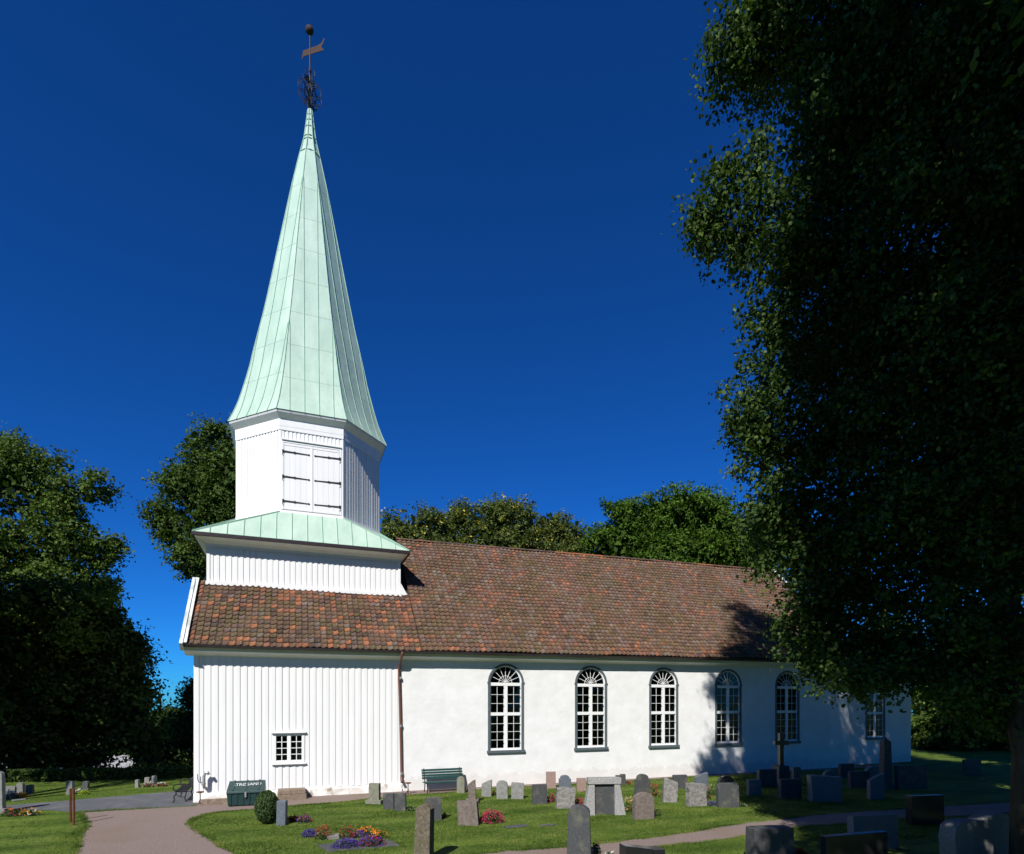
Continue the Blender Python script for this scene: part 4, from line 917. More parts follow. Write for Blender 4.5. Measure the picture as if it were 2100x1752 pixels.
tree('walnut_tree', 'pale green tree just right of the tower, behind the ridge', gnd(850, 1525), L5a, .3, 15, 'yellow_leaf', 750, 20, .2, .22, LEAF4, 5, shell=.3, flat=.7, fill=1300, spray=1.1)
L5b = px_lobes([(950, 1075, 50, 45), (1010, 1065, 65, 42), (1060, 1075, 55, 45), (1000, 1130, 100, 60), (1090, 1120, 50, 50)], 54, .9)
tree('walnut_tree', 'broad tree with yellow leaves behind the middle of the roof ridge', gnd(1010, 1523), L5b, .35, 16, 'yellow_leaf', 1250, 20, .2, .22, LEAF4, 7, shell=.3, flat=.7, fill=2200, spray=1.1)
L5c = px_lobes([(1130, 1085, 42, 40), (1175, 1100, 40, 40), (1150, 1150, 70, 50)], 55, .9)
tree('walnut_tree', 'narrow yellow flecked tree beside the round green maple', gnd(1150, 1522), L5c, .3, 14, 'yellow_leaf', 600, 20, .2, .22, LEAF4, 5, shell=.3, flat=.7, fill=1000, spray=1.1)
L6 = px_lobes([(1380, 1070, 90, 70), (1300, 1090, 65, 55), (1450, 1065, 70, 55), (1250, 1120, 60, 50), (1490, 1110, 60, 70), (1350, 1150, 110, 80), (1440, 1160, 100, 80), (1260, 1045, 35, 25), (1560, 1150, 60, 70)], 52, .9)
tree('maple_tree', 'large round dense green maple behind the nave roof', gnd(1390, 1525), L6, .45, 17, 'maple_leaf', 2800, 24, .26, .23, LEAF4, 7, shell=.4, flat=.6, fill=9000, spray=.6)
# background right and left
L7 = px_lobes([(1940, 1525, 60, 50), (1900, 1500, 45, 45), (2020, 1520, 60, 60), (1960, 1470, 90, 50), (2120, 1500, 80, 80)], 46, .9)
tree('garden_tree', 'low bright green tree glimpsed under the lime beyond the choir', gnd(1960, 1532), L7, .25, 5, 'ash_leaf', 900, 20, .4, .26, LEAF4, 5, shell=.5, fill=2500)
L8 = px_lobes([(1900, 1400, 120, 90), (2050, 1380, 140, 110), (2150, 1480, 120, 100), (1820, 1330, 90, 100)], 62, .9)
tree('background_tree', 'dark tree in the far background right of the choir', gnd(2000, 1512), L8, .4, 9, 'dark_leaf', 1200, 18, .5, .34, LEAF4, 5, shell=.4, fill=4000)
# tree out of the picture on the left that shades the chestnut's lower crown
wood = []
for X in np.arange(-17, 1.2, 2.3):
    yb = 6.4 + (-4.3 - X) * .376 + 1.7
    for Y in np.arange(yb, random.uniform(19, 27.5), 2.5):
        z = max(7.5, (X + .43 * (Y + 24.5)) / 1.075 + 1.6); r = random.uniform(1.35, 1.75)
        wood.append(((X - .706*z + random.uniform(-.3, .3), Y - .857*z + random.uniform(-.3, .3), z), (r, r, r)))
trunks = [(-15.5, -3.0), (-19.5, -.5), (-21, 4.5)]
labs = ['chestnut tree standing beyond the left edge, nearest the camera', 'chestnut tree standing beyond the left edge, middle one of three', 'chestnut tree standing beyond the left edge, farthest from the camera']
for k, (tx, ty) in enumerate(trunks):
    L = [l for l in wood if min(range(3), key=lambda q: (l[0][0]-trunks[q][0])**2 + (l[0][1]-trunks[q][1])**2) == k]
    if L: tree('chestnut_tree', labs[k], (tx, ty, 0), L, .4, max(l[0][2] for l in L) * .85, 'dark_leaf', 38*len(L), 18, .34, .28, LEAF4, 8, shell=.3, fill=130*len(L), group='chestnut trees beyond the left edge')
for i, (x, y, hh) in enumerate(((-34, -44, 21), (-20, -45, 22), (-7, -43, 21), (6, -44, 22), (19, -42, 22), (32, -41, 22), (45, -38, 22), (54, -26, 21))):  # unseen row of trees added behind the camera, blocks low sky to deepen shade
    lobes = [((x, y, hh*.28), (6, 5, hh*.2)), ((x + 3, y, hh*.55), (6, 5, hh*.2)), ((x - 3, y + 1, hh*.55), (6, 5, hh*.2)), ((x, y, hh*.80), (5.5, 4.5, hh*.18))]
    tree('sky_block_tree', ['first', 'second', 'third', 'fourth', 'fifth', 'sixth', 'seventh', 'eighth'][i] + ' tree from the west in the unseen row added behind the camera to block sky light', (x, y, 0), lobes, .5, hh*.8, 'oak_leaf', 450, 16, .7, .6, LEAF4, 3, shell=.3, fill=3000, group='unseen trees added behind the camera to block sky light')
for i, (x, r, lab) in enumerate(((-70, 95, 'dark tree mass behind the pale house at the far left'), (60, 80, 'dark tree between the two half hidden houses at far left'), (190, 85, 'dark tree rising behind the white house at far left'), (330, 80, 'dark tree behind the gap beside the boarded wall'))):
    tree('background_tree', lab, gnd(x, 1440 + 10.75*F/95, -7), px_lobes([(x, 1530, r, 45), (x+20, 1480, r*.7, 38), (x-30, 1490, r*.6, 35)], 95, .6), .4, 7, 'dark_leaf', 500, 14, .7, .5, LEAF4, 3, shell=.3, fill=2500)

# clipped hedge at the far left and the white house behind it
def hedge(label, p, q, h, w, n, mat='dark_leaf'):
    p, q = Vector(p), Vector(q); d = (q - p); L = d.length; ang = math.atan2(d.y, d.x); root = empty('hedge', (p + q) / 2, ang); tag(root, label, 'hedge')
    MB().box(-L/2, L/2, -w/2+.1, w/2-.1, 0, h-.1).build('stems', M['hedge_core'], root)
    c = np.stack([RNG.uniform(-L/2, L/2, n), RNG.uniform(-w/2, w/2, n), RNG.uniform(0, 1, n)], 1)
    f = RNG.random(n); c[f < .6, 1] = -w/2 + RNG.normal(0, .05, (f < .6).sum()); c[f >= .6, 2] = 1 + RNG.normal(0, .03, (f >= .6).sum()); c[:, 2] *= h * (1 + .05*np.sin(c[:, 0]*1.7))
    nr = unit(n) * .7 + np.array([0, -.5, .5]); nr /= np.linalg.norm(nr, axis=1, keepdims=True)
    me = np_mesh('foliage', leaf_polys(c, RNG.uniform(.1, .2, n), nr, LEAF4), 4, RNG.uniform(0, 1, n)); link('foliage', me, M[mat], root)
hedge('low clipped dark hedge behind the graves at the far left', gnd(-150, 1607), gnd(400, 1594), .5, .6, 8000)
def house():
    c = at_depth(264, 1562, 75); c.z = -7.7; o = empty('house', c, -.25); tag(o, 'white house glimpsed under the dark trees at the far left', 'house')
    MB().box(-2.6, 2.6, -4, 4, 0, 2.6).build('wall', M['paint_white'], o)
    r = MB(); r.add([(-2.9, -4.4, 2.5), (2.9, -4.4, 2.5), (2.9, 4.4, 2.5), (-2.9, 4.4, 2.5), (-2.9, 0, 4.6), (2.9, 0, 4.6)], [(0, 1, 5, 4), (2, 3, 4, 5), (0, 4, 3), (1, 2, 5), (0, 3, 2, 1)]); rf = r.build('roof', M['roof_slate'], o)
    MB().box(1, 1.4, -.3, .3, 4.2, 5.4).build('chimney', M['paint_white'], rf)
    for x in (-2, .6): MB().box(x, x+1.3, -4.05, -3.95, 1.0, 2.1).build('window', M['g_black'], o)
house()
def house2():
    c = at_depth(15, 1560, 72); c.z = -7; o = empty('house', c, .1); tag(o, 'pale house with dark windows glimpsed at the left edge under the trees', 'house')
    MB().box(-6, 6, -3, 3, 0, 3.0).build('wall', M['paint_white'], o)
    MB().add([(-6.4, -3.4, 2.9), (6.4, -3.4, 2.9), (6.4, 3.4, 2.9), (-6.4, 3.4, 2.9), (-6.4, 0, 4.9), (6.4, 0, 4.9)], [(0, 1, 5, 4), (2, 3, 4, 5), (0, 4, 3), (1, 2, 5), (0, 3, 2, 1)]).build('roof', M['roof_slate'], o)
    for x in (-5, -2, 1, 4): MB().box(x, x+1.1, -3.05, -2.95, 1.1, 2.3).build('window', M['g_black'], o)
house2()

# thuja ball by the path
def shrub(px, py, wpx, hpx):
    p = gnd(px, py); d = to_px(p)[2]; rx = wpx * d / F / 2; h = hpx * d / F
    root = empty('thuja_bush', p); tag(root, 'clipped egg shaped green thuja bush beside the small grey pillar stone', 'bush')
    MB().lathe([(.05, .02), (rx*.75, h*.15), (rx*.86, h*.4), (rx*.75, h*.68), (rx*.4, h*.86), (.02, h*.92)], (0, 0, 0), 14).build('stems', M['hedge_core'], root, smooth=True)
    n = 9000; dd = unit(n); zz = dd[:, 2]; rr = 1 - .12*(zz > .3)*zz; k = (.92 + .09*RNG.random(n) + .03*np.sin(dd[:, 0]*9)*np.sin(zz*8))[:, None]
    c = dd * k * np.array([rx, rx, h/2]) * rr[:, None] + np.array([0, 0, h*.5]); nr = dd*.6 + RNG.normal(size=(n, 3))*.5; nr /= np.linalg.norm(nr, axis=1, keepdims=True)
    me = np_mesh('foliage', leaf_polys(c, RNG.uniform(.03, .065, n), nr, LEAF4, -.8), 4, RNG.uniform(0, 1, n)); link('foliage', me, M['thuja'], root)
shrub(*rg(1, 805, 850), 190/2.3333/1.72476, 292/2.3333/1.72476)

# ------------------------------------------------------------------ graves
def profile(kind, w, h, rnd):
    if kind == 'rect': return [(-w/2, 0), (w/2, 0), (w/2, h), (-w/2, h)]
    if kind == 'round': return [(-w/2, 0), (w/2, 0)] + [(w/2*math.cos(a), h - w*.38 + w*.38*math.sin(a)) for a in np.linspace(0, math.pi, 11)]
    if kind == 'arch': return [(-w/2, 0), (w/2, 0)] + [(w/2*math.cos(a), h*.88 + h*.12*math.sin(a)) for a in np.linspace(0, math.pi, 9)]
    if kind == 'shoulder': return [(-w/2, 0), (w/2, 0), (w/2, h*.8), (w*.36, h*.83)] + [(w*.3*math.cos(a), h*.88 + h*.12*math.sin(a)) for a in np.linspace(0, math.pi, 7)] + [(-w*.36, h*.83), (-w/2, h*.8)]
    if kind == 'clip': return [(-w/2, 0), (w/2, 0), (w/2, h*.86), (w*.38, h), (-w*.38, h), (-w/2, h*.86)]
    if kind == 'slant': return [(-w/2, 0), (w/2, 0), (w/2, h), (w*.1, h*.93), (-w/2, h*.74)]
    if kind == 'slantl': return [(-w/2, 0), (w/2, 0), (w/2, h*.8), (-w*.1, h*.94), (-w/2, h)]
    if kind == 'peak': return [(-w/2, 0), (w/2, 0), (w*.46, h*.93), (w*.2, h), (-w*.2, h), (-w*.46, h*.93)]
    if kind == 'stepped': return [(-w/2, 0), (w/2, 0), (w/2, h*.78), (w*.38, h*.8)] + [(w*.37*math.cos(a), h*.86 + h*.14*math.sin(a)) for a in np.linspace(0, math.pi, 9)] + [(-w*.38, h*.8), (-w/2, h*.78)]
    if kind == 'rough':
        P = []; base = [(-w/2, 0), (w/2, 0), (w/2, h*.95), (-w/2, h)]
        for i in range(4):
            a, b = base[i], base[(i+1) % 4]; n = 5
            for k in range(n):
                f = k / n; j = .035 * min(w, h)
                P.append((a[0]+(b[0]-a[0])*f + rnd.uniform(-j, j), max(0, a[1]+(b[1]-a[1])*f + (rnd.uniform(-j, j) if i else 0))))
        return P
    if kind == 'boulder':
        return [(-w*.46, 0), (w*.48, 0), (w*.5, h*.5), (w*.49, h*.86), (w*.42, h*.98), (w*.28, h), (w*.12, h*.95), (w*.0, h*.88), (-w*.2, h*.89), (-w*.38, h*.88), (-w*.47, h*.8), (-w*.5, h*.6)]
def stone(reg, x0, x1, yt, yb, kind, mat, label, thick=.2, yaw=-22, tilt=0, lean=0, name='headstone', base=False, taper=1.0, group=None, plaque=False):
    ax, ay = rg(reg, x0, yt); bx, by = rg(reg, x1, yb); p = gnd((ax+bx)/2, by); d = to_px(p)[2]
    wpx, hpx = bx - ax, by - ay; h = hpx * d / F; va = math.atan2((p - CAM).x, (p - CAM).y)      # view azimuth
    yw = math.radians(yaw); rel = abs(-va - yw)
    W_ = wpx * d / F; w = max(.12, (W_ - thick * abs(math.sin(rel))) / max(.4, math.cos(rel)))
    rnd = random.Random(label); tilt = tilt or rnd.uniform(-1.8, 1.8); P = profile(kind, w, h, rnd)
    b = MB(); n = len(P)
    fr = [(x * (1 - (1-taper)*z/h), -thick/2 * (1 - .1*z/h), z) for x, z in P]; bk = [(x * (1 - (1-taper)*z/h), thick/2 * (1 - .1*z/h), z) for x, z in P]
    b.add(fr + bk, [tuple(range(n)), tuple(range(2*n-1, n-1, -1))] + [(i, n+i, n+(i+1) % n, (i+1) % n) for i in range(n)])
    if lean or tilt:
        sh = math.tan(math.radians(tilt)); sy = math.tan(math.radians(lean)); b.v = [(x + z*sh, y + z*sy, z) for x, y, z in b.v]
    b.v = [(x, y, z - .04 if z < .01 else z) for x, y, z in b.v]
    if base:
        root = empty(name, p, yw); tag(root, label, 'headstone', group)
        s = MB(); s.v = [(x, y, z + .14) for x, y, z in b.v]; s.v = [(x, y, z if z > .3 else z) for x, y, z in s.v]; s.f = b.f
        hh = max(v[2] for v in s.v); s.v = [(x, y, .138 + (z - .10) * (h - .138) / (hh - .10)) if z > .12 else (x, y, .12) for x, y, z in s.v]
        s.build('stone', M[mat], root, bevel=.012); MB().box(-w/2-.1, w/2+.1, -thick/2-.08, thick/2+.08, -.05, .14).build('plinth', M[mat], root, bevel=.012); o = root
    else:
        o = b.build(name, M[mat], None, p, yw, bevel=.014); tag(o, label, 'headstone', group)
    return o, p, w, h
S_ = stone
S_(1, 1643, 1742, 515, 682, 'rect', 'g_moss', 'upright greenish sandstone headstone just left of the downpipe', .2, -30, base=True)
S_(1, 1765, 1858, 597, 727, 'rect', 'g_dark', 'dark grey slab stone, left one of the touching pair near the downpipe', .2, -20)
S_(1, 1856, 1955, 595, 742, 'rect', 'g_dark', 'dark grey slab stone, right one of the touching pair near the downpipe', .2, -20)
S_(1, 882, 971, 658, 860, 'rect', 'g_blue', 'small plain blue grey pillar stone right of the thuja bush', .26, -15)
S_(2, 145, 315, 572, 1050, 'peak', 'g_lichen', 'tall narrow lichened pillar stone in the foreground left of centre', .30, -35, name='grave_pillar')
S_(2, 243, 380, 515, 702, 'rect', 'g_dark', 'dark slab headstone directly behind the lichened foreground pillar', .16, -12, tilt=-1.5)
S_(2, 518, 696, 545, 742, 'rect', 'g_brown', 'leaning brown block headstone beside the big pink flower clump', .26, -28, tilt=-5)
S_(2, 600, 664, 368, 560, 'slant', 'g_brown', 'narrow weathered headstone on a stepped base behind the leaning block', .16, -22, base=True)
S_(2, 503, 572, 342, 478, 'round', 'g_moss', 'narrow round topped yellowish headstone in front of the green bench end', .16, -25)
S_(2, 705, 792, 368, 507, 'slant', 'g_pale', 'pale headstone with one raised rounded shoulder in the row before the nave', .18, -25)
S_(2, 832, 928, 375, 527, 'round', 'g_pale', 'pale grey headstone with full round top in the row before the nave', .18, -25)
S_(2, 950, 1057, 393, 527, 'rough', 'g_pale', 'pale squarish rough edged headstone right of the round topped one', .18, -25)
S_(2, 1123, 1250, 408, 572, 'rect', 'g_dark', 'plain dark grey square headstone left of the small pink flowers', .18, -10)
S_(2, 1320, 1480, 430, 602, 'rough', 'g_rough', 'broad rough hewn grey headstone between two pink flower clumps', .28, -15)
S_(2, 1240, 1322, 303, 440, 'rect', 'g_pink', 'tall slim pink granite headstone against the white nave wall', .16, -15)
S_(2, 1345, 1450, 330, 470, 'stepped', 'g_blue', 'dark blue grey headstone with shaped shoulders right of the pink one', .16, -15)
S_(2, 1490, 1572, 355, 465, 'rect', 'g_pink', 'low brownish pink headstone beside the big framed monument', .16, -10)
S_(2, 1810, 1862, 332, 408, 'rect', 'g_dark', 'low dark headstone near the wall behind the big monument', .16, -10)
S_(2, 1850, 1900, 323, 415, 'rect', 'g_dark', 'slim dark headstone near the wall touching a lower one', .16, -10)
S_(2, 1408, 1617, 578, 1060, 'arch', 'g_dark', 'tall dark granite stone with rounded top in the foreground centre', .34, -30, name='grave_pillar', taper=.84)
S_(3, 95, 298, 530, 777, 'round', 'g_brown', 'round topped reddish grey weathered stone right of the big monument', .26, -8)
S_(3, 115, 264, 362, 600, 'stepped', 'g_dark', 'dark grey headstone with raised round crest behind the round stone', .2, -8)
S_(3, 372, 512, 393, 622, 'slantl', 'g_rough', 'tilted rough grey headstone with white lichen spots on its edge', .24, -22, tilt=2)
S_(3, 467, 603, 370, 500, 'rect', 'g_dark', 'dark plain headstone behind the tilted rough one', .18, -8)
S_(3, 596, 787, 443, 657, 'rough', 'g_rough', 'pale square rock faced headstone in the sunlit row', .3, -5)
S_(3, 675, 802, 348, 520, 'slant', 'g_blue', 'pale blue grey headstone with sloping top behind the rock faced one', .16, -5)
S_(3, 885, 1032, 378, 560, 'round', 'g_black', 'black polished round topped headstone with red flowers in front', .18, -5)
S_(3, 878, 1083, 445, 672, 'clip', 'g_dark', 'grey headstone with clipped corners at the edge of the tree shade', .22, -14)
S_(3, 1160, 1292, 415, 558, 'rect', 'g_grey', 'shaded grey headstone just right of the clipped corner stone', .2, -12)
S_(3, 1258, 1432, 318, 480, 'rect', 'g_dark', 'broad dark headstone against the shaded nave wall left of the cross', .2, -8, base=True)
S_(3, 1458, 1662, 408, 590, 'rect', 'g_dark', 'wide dark shaded headstone in front of the tall cross', .24, -12)
S_(3, 1573, 1656, 300, 470, 'rect', 'g_brown', 'narrow shaded headstone just right of the tall cross', .18, -8)
S_(3, 1735, 2025, 375, 615, 'rough', 'g_grey', 'large pale grey block headstone standing in deep tree shade', .45, -26)
S_(3, 1865, 2003, 322, 450, 'round', 'g_pale', 'small pale headstone peeping over the large block in the shade', .16, -8)
S_(3, 1160, 1592, 853, 1190, 'rect', 'g_dark', 'big dark granite stone with lichened top edge at the lower right', .42, -12, taper=.96)
S_(4, 540, 935, 975, 1285, 'rect', 'g_grey', 'broad speckled stone behind the low black slab at lower right', .24, -10)
S_(4, 300, 832, 1145, 1460, 'rect', 'g_black', 'low wide dark polished slab at the lower right edge of the picture', .2, -4, tilt=1)
S_(4, 1398, 1925, 960, 1440, 'boulder', 'g_grey', 'large rough natural boulder stone in the lower right corner', .4, -4, name='headstone')
S_(4, 690, 828, 605, 835, 'slant', 'g_blue', 'shaded headstone with sloping top in front of the obelisk', .2, -12)
S_(4, 520, 692, 583, 730, 'rect', 'g_dark', 'dark square headstone left of the sloping one in deep shade', .2, -10)
S_(4, 660, 795, 538, 690, 'round', 'g_pale', 'pale rounded headstone left of the obelisk by the choir', .2, -10)
S_(4, 430, 560, 515, 640, 'rect', 'g_dark', 'low dark headstone by the choir wall near the nave corner', .2, -10)
S_(4, 955, 1205, 530, 740, 'rect', 'g_dark', 'wide nearly black headstone right of the obelisk', .24, -10)
S_(4, 1060, 1350, 800, 1060, 'rect', 'g_black', 'black headstone lost in shade between boulder and obelisk', .24, -10)
S_(4, 1560, 1700, 480, 620, 'rect', 'g_dark', 'distant dark headstone beneath the low bright tree at right', .2, -10)
# black double block at the bottom edge
def black_block():
    ax, ay = rg(2, 1855, 893); bx, _ = rg(3, 382, 0); p = gnd((ax+bx)/2, 1815); d = to_px(p)[2]; k = d / F
    w = (bx-ax)*k; h = (1815-ay)*k; root = empty('headstone', p, math.radians(-4)); tag(root, 'black polished double block at the bottom edge of the picture', 'headstone')
    MB().hexa([(-w/2, -.15, -.05), (w*.2, -.15, -.05), (w*.2, .15, -.05), (-w/2, .15, -.05)], [(-w/2, -.15, h), (w*.2, -.15, h*.88), (w*.2, .15, h*.88), (-w/2, .15, h)]).build('stone', M['g_black'], root, bevel=.012)
    MB().box(w*.2+.005, w/2, -.18, .18, -.05, h*.86).build('stone', M['g_black'], root, bevel=.012)
black_block()
# framed monument
def monument():
    x0, y0 = rg(2, 1540, 350); x1, y1 = rg(2, 1892, 655); p = gnd((x0+x1)/2, y1); d = to_px(p)[2]; k = d / F
    w, h = (x1-x0)*k, (y1-y0)*k; root = empty('grave_monument', p, math.radians(-16)); tag(root, 'large lichened granite monument framing a dark inscription slab', 'monument')
    wt = w*.78; lh = h*.17; q = .2
    for s in (-1, 1):
        b = MB(); o0, o1 = s*w/2, s*(wt/2*.93); i0, i1 = s*w*.235, s*w*.235
        b.hexa([(o0, -.2, -.05), (i0, -.2, -.05), (i0, .2, -.05), (o0, .2, -.05)], [(o1, -.14, h-lh), (i1, -.14, h-lh), (i1, .14, h-lh), (o1, .14, h-lh)]); b.build('pier', M['g_speck'], root, bevel=.015)
    MB().hexa([(-wt/2, -.17, h-lh+.003), (wt/2, -.17, h-lh+.003), (wt/2, .17, h-lh+.003), (-wt/2, .17, h-lh+.003)], [(-wt/2, -.16, h), (wt/2, -.16, h), (wt/2, .16, h), (-wt/2, .16, h)]).build('lintel', M['g_speck'], root, bevel=.015)
    MB().box(-w*.232, w*.232, -.06, .06, -.05, h-lh-.003).build('slab', M['g_dark'], root)
monument()
# cross
def cross():
    bx, by = (2450+818/2.625)/1.72476, (2300+1240/2.625)/1.72476; p = gnd(bx, by); d = to_px(p)[2]; k = d / F; px = lambda v: v/2.625/1.72476*k
    H = px(1240-770); root = empty('cross_monument', p, math.radians(-10)); tag(root, 'tall dark stone cross in tree shade before the fifth window', 'cross')
    MB().hexa([(-px(62), -.3, -.05), (px(62), -.3, -.05), (px(62), .3, -.05), (-px(62), .3, -.05)], [(-px(52), -.25, H*.36), (px(52), -.25, H*.36), (px(52), .25, H*.36), (-px(52), .25, H*.36)]).build('pedestal', M['g_dark'], root, bevel=.02)
    w = px(20); MB().box(-w, w, -.09, .09, H*.36, H).build('shaft', M['g_black'], root, bevel=.015)
    MB().box(-px(70), -w-.002, -.088, .088, H*.765, H*.85).build('arm', M['g_black'], root, bevel=.015); MB().box(w+.002, px(70), -.088, .088, H*.765, H*.85).build('arm', M['g_black'], root, bevel=.015)
cross()
def obelisk():
    x0, y0 = rg(4, 800, 278); x1, y1 = rg(4, 897, 740); p = gnd((x0+x1)/2, y1); d = to_px(p)[2]; k = d/F; w, h = (x1-x0)*k*.8, (y1-y0)*k
    root = empty('obelisk', p, math.radians(-20)); tag(root, 'tall dark obelisk gravestone in front of the choir window', 'obelisk')
    b = MB(); b.hexa([(-w/2, -w/2, .25), (w/2, -w/2, .25), (w/2, w/2, .25), (-w/2, w/2, .25)], [(-w*.4, -w*.4, h*.92), (w*.4, -w*.4, h*.92), (w*.4, w*.4, h*.92), (-w*.4, w*.4, h*.92)])
    b.add([(-w*.4, -w*.4, h*.92), (w*.4, -w*.4, h*.92), (w*.4, w*.4, h*.92), (-w*.4, w*.4, h*.92), (0, 0, h)], [(0, 1, 4), (1, 2, 4), (2, 3, 4), (3, 0, 4)]); b.build('shaft', M['g_dark'], root)
    MB().box(-w*.7, w*.7, -w*.7, w*.7, -.05, .248).build('plinth', M['g_dark'], root, bevel=.02)
obelisk()
# left side stones
S_(5, -60, 42, 470, 850, 'round', 'g_pale', 'tall pale round topped headstone cut by the left edge', .2, -10, base=True)
S_(5, 160, 226, 572, 668, 'round', 'g_grey', 'grey round topped headstone left of a darker one across the grey path', .18, -10)
S_(5, 245, 312, 592, 676, 'arch', 'g_dark', 'dark low headstone right of the grey round one across the path', .18, -10)
S_(5, 620, 690, 560, 684, 'rect', 'g_grey', 'square grey headstone standing behind the two rusty rods', .2, -15)
S_(5, 768, 828, 560, 648, 'arch', 'g_dark', 'dark headstone behind the yellow green plant at left', .18, -10)
S_(5, 1255, 1299, 545, 618, 'arch', 'g_pale', 'small white egg shaped headstone on the far lawn', .2, -10, taper=.9)
S_(5, 1345, 1397, 525, 592, 'rect', 'g_rough', 'small squat grey headstone near the white egg shaped one', .18, -15)
S_(5, 1410, 1456, 510, 592, 'rect', 'g_pale', 'slim pale headstone at the end of the far lawn', .16, -20)
S_(5, 50, 150, 605, 672, 'rough', 'g_grey', 'rough low grey stone above white flowers at far left', .2, -10)
# flat grave slabs
def slab(label, pts, mat='g_dark', z=.03):
    P = [gnd(*rg(*q)) for q in pts]; c = sum(P, Vector()) / len(P); b = MB(); b.prism([(p.x-c.x, p.y-c.y, -.02) for p in P], (0, 0, z+.02)); o = b.build('grave_slab', M[mat], None, (c.x, c.y, 0), 0, bevel=.008); tag(o, label, 'grave slab')
slab('flat dark slab under the mixed flower bed by the gravel path', [(1, 1210, 1030), (1, 1310, 1085), (1, 1900, 1035), (1, 1800, 985)])
slab('small white marble slab among the red flowers', [(1, 1310, 960), (1, 1290, 985), (1, 1400, 975), (1, 1410, 950)], 'g_pale', .08)
slab('flat dark stone sunk in the lawn right of the pink flowers', [(2, 890, 760), (2, 920, 775), (2, 1100, 755), (2, 1060, 742)])
slab('thin flat stone sunk in the lawn near the centre', [(2, 1180, 750), (2, 1200, 758), (2, 1330, 748), (2, 1300, 738)])
slab('pale flat stone in the far left lawn by the path', [(5, 100, 735), (5, 120, 750), (5, 245, 735), (5, 230, 722)], 'g_grey')

# flowers -------------------------------------------------------------------------------------------------------------
def flowers(label, reg, x0, x1, yt, yb, colours, n_bl, bl=.05, leafm='plant_leaf', spikes=False, leaf=.06, name='flower_clump', zb=0.0, dense=1.0):
    ax, ay = rg(reg, x0, yt); bx, by = rg(reg, x1, yb); p = gnd((ax+bx)/2, by); d = to_px(p)[2]; k = d/F; w = (bx-ax)*k; h = max(.12, (by-ay)*k*.85)
    dp = max(.25, min(w*.7, 1.0)); p = p + Vector((FWD.x, FWD.y, 0)) * dp * .35; p.z = zb
    root = empty(name, p, -PHI*.5); tag(root, label, 'flowers')
    n = int(260 * dense * max(.5, w*dp*4)); n = min(n, 1600)
    d3 = unit(n); d3[:, 2] = abs(d3[:, 2]); r = RNG.random(n) ** .4; c = d3 * r[:, None] * np.array([w/2, dp/2, h*.85]); nr = unit(n)*.7 + np.array([0, 0, .6]); nr /= np.linalg.norm(nr, axis=1, keepdims=True)
    link('foliage', np_mesh('foliage', leaf_polys(c, leaf*RNG.uniform(.6, 1.4, n), nr, LEAF4), 4, RNG.uniform(0, 1, n)), M[leafm], root)
    for cm in colours:
        n = int(n_bl / len(colours)); d3 = unit(n); d3[:, 2] = abs(d3[:, 2])*.9 + .1; c = d3 * (RNG.uniform(.82, 1.08, n))[:, None] * np.array([w/2, dp/2, h]); per = 5
        cc = np.repeat(c, per, 0) + RNG.normal(size=(n*per, 3)) * bl * (np.array([.35, .35, 1.3]) if spikes else .45); nr = unit(n*per) + np.array([0, -.4, .5]); nr /= np.linalg.norm(nr, axis=1, keepdims=True)
        link('blossom', np_mesh('blossom', leaf_polys(cc, bl*RNG.uniform(.6, 1.1, n*per), nr, LEAF4), 4, np.repeat(RNG.uniform(0, 1, n), per)), M[cm], root)
FL = flowers
FL('dark red begonias at the foot of the small blue grey pillar', 1, 972, 1060, 770, 835, ['p_red', 'p_dark'], 40, .045)
FL('bright red begonias with violet edging beside the small pillar', 1, 1040, 1165, 772, 845, ['p_red', 'p_purple'], 70, .04)
FL('violet lobelia cushion at the left end of the mixed bed', 1, 1085, 1200, 890, 965, ['p_purple'], 120, .04)
FL('upright red salvias in the mixed bed by the path', 1, 1180, 1330, 850, 985, ['p_red', 'p_coral'], 60, .035, spikes=True)
FL('red salvias right of the small white slab', 1, 1385, 1535, 850, 975, ['p_red', 'p_coral'], 50, .035, spikes=True)
FL('violet lobelia behind the orange marigolds', 1, 1490, 1640, 900, 965, ['p_purple'], 120, .04)
FL('orange marigolds at the right end of the mixed bed', 1, 1535, 1690, 868, 960, ['p_orange'], 26, .065)
FL('outermost orange marigolds beside the flat dark slab', 1, 1640, 1795, 905, 975, ['p_orange'], 18, .065)
FL('low violet lobelia along the front of the flat slab', 1, 1320, 1560, 978, 1060, ['p_purple'], 200, .04)
FL('violet and red flowers at the front right of the flat slab', 1, 1530, 1765, 955, 1045, ['p_purple', 'p_purple', 'p_red'], 190, .04)
FL('big clump of pink begonias right of the leaning block headstone', 2, 690, 888, 615, 735, ['p_pink'], 150, .055)
FL('pink begonias between the dark square and rough hewn headstones', 2, 1250, 1322, 478, 560, ['p_pink'], 60, .05)
FL('pink begonias left of the big framed monument', 2, 1478, 1545, 512, 585, ['p_pink'], 60, .05)
FL('white and yellow daisies right of the big framed monument', 2, 1885, 1975, 475, 640, ['p_white', 'p_orange'], 40, .04)
FL('orange flowers behind the pale raised shoulder headstone', 2, 795, 835, 455, 500, ['p_coral'], 20, .04)
FL('dark leafy plant beside the touching dark pair', 2, 90, 145, 570, 630, ['p_white'], 8, .03)
FL('dark plant at the right foot of the slab behind the pillar', 2, 378, 420, 630, 690, ['p_dark'], 8, .03)
FL('coral roses right of the crested dark headstone', 3, 262, 345, 415, 570, ['p_coral'], 34, .05)
FL('green bush at the right side of the round weathered stone', 3, 290, 375, 640, 760, ['p_dark'], 4, .03)
FL('pink rose beside the pale rock faced headstone', 3, 780, 835, 462, 600, ['p_pink', 'p_coral'], 14, .05)
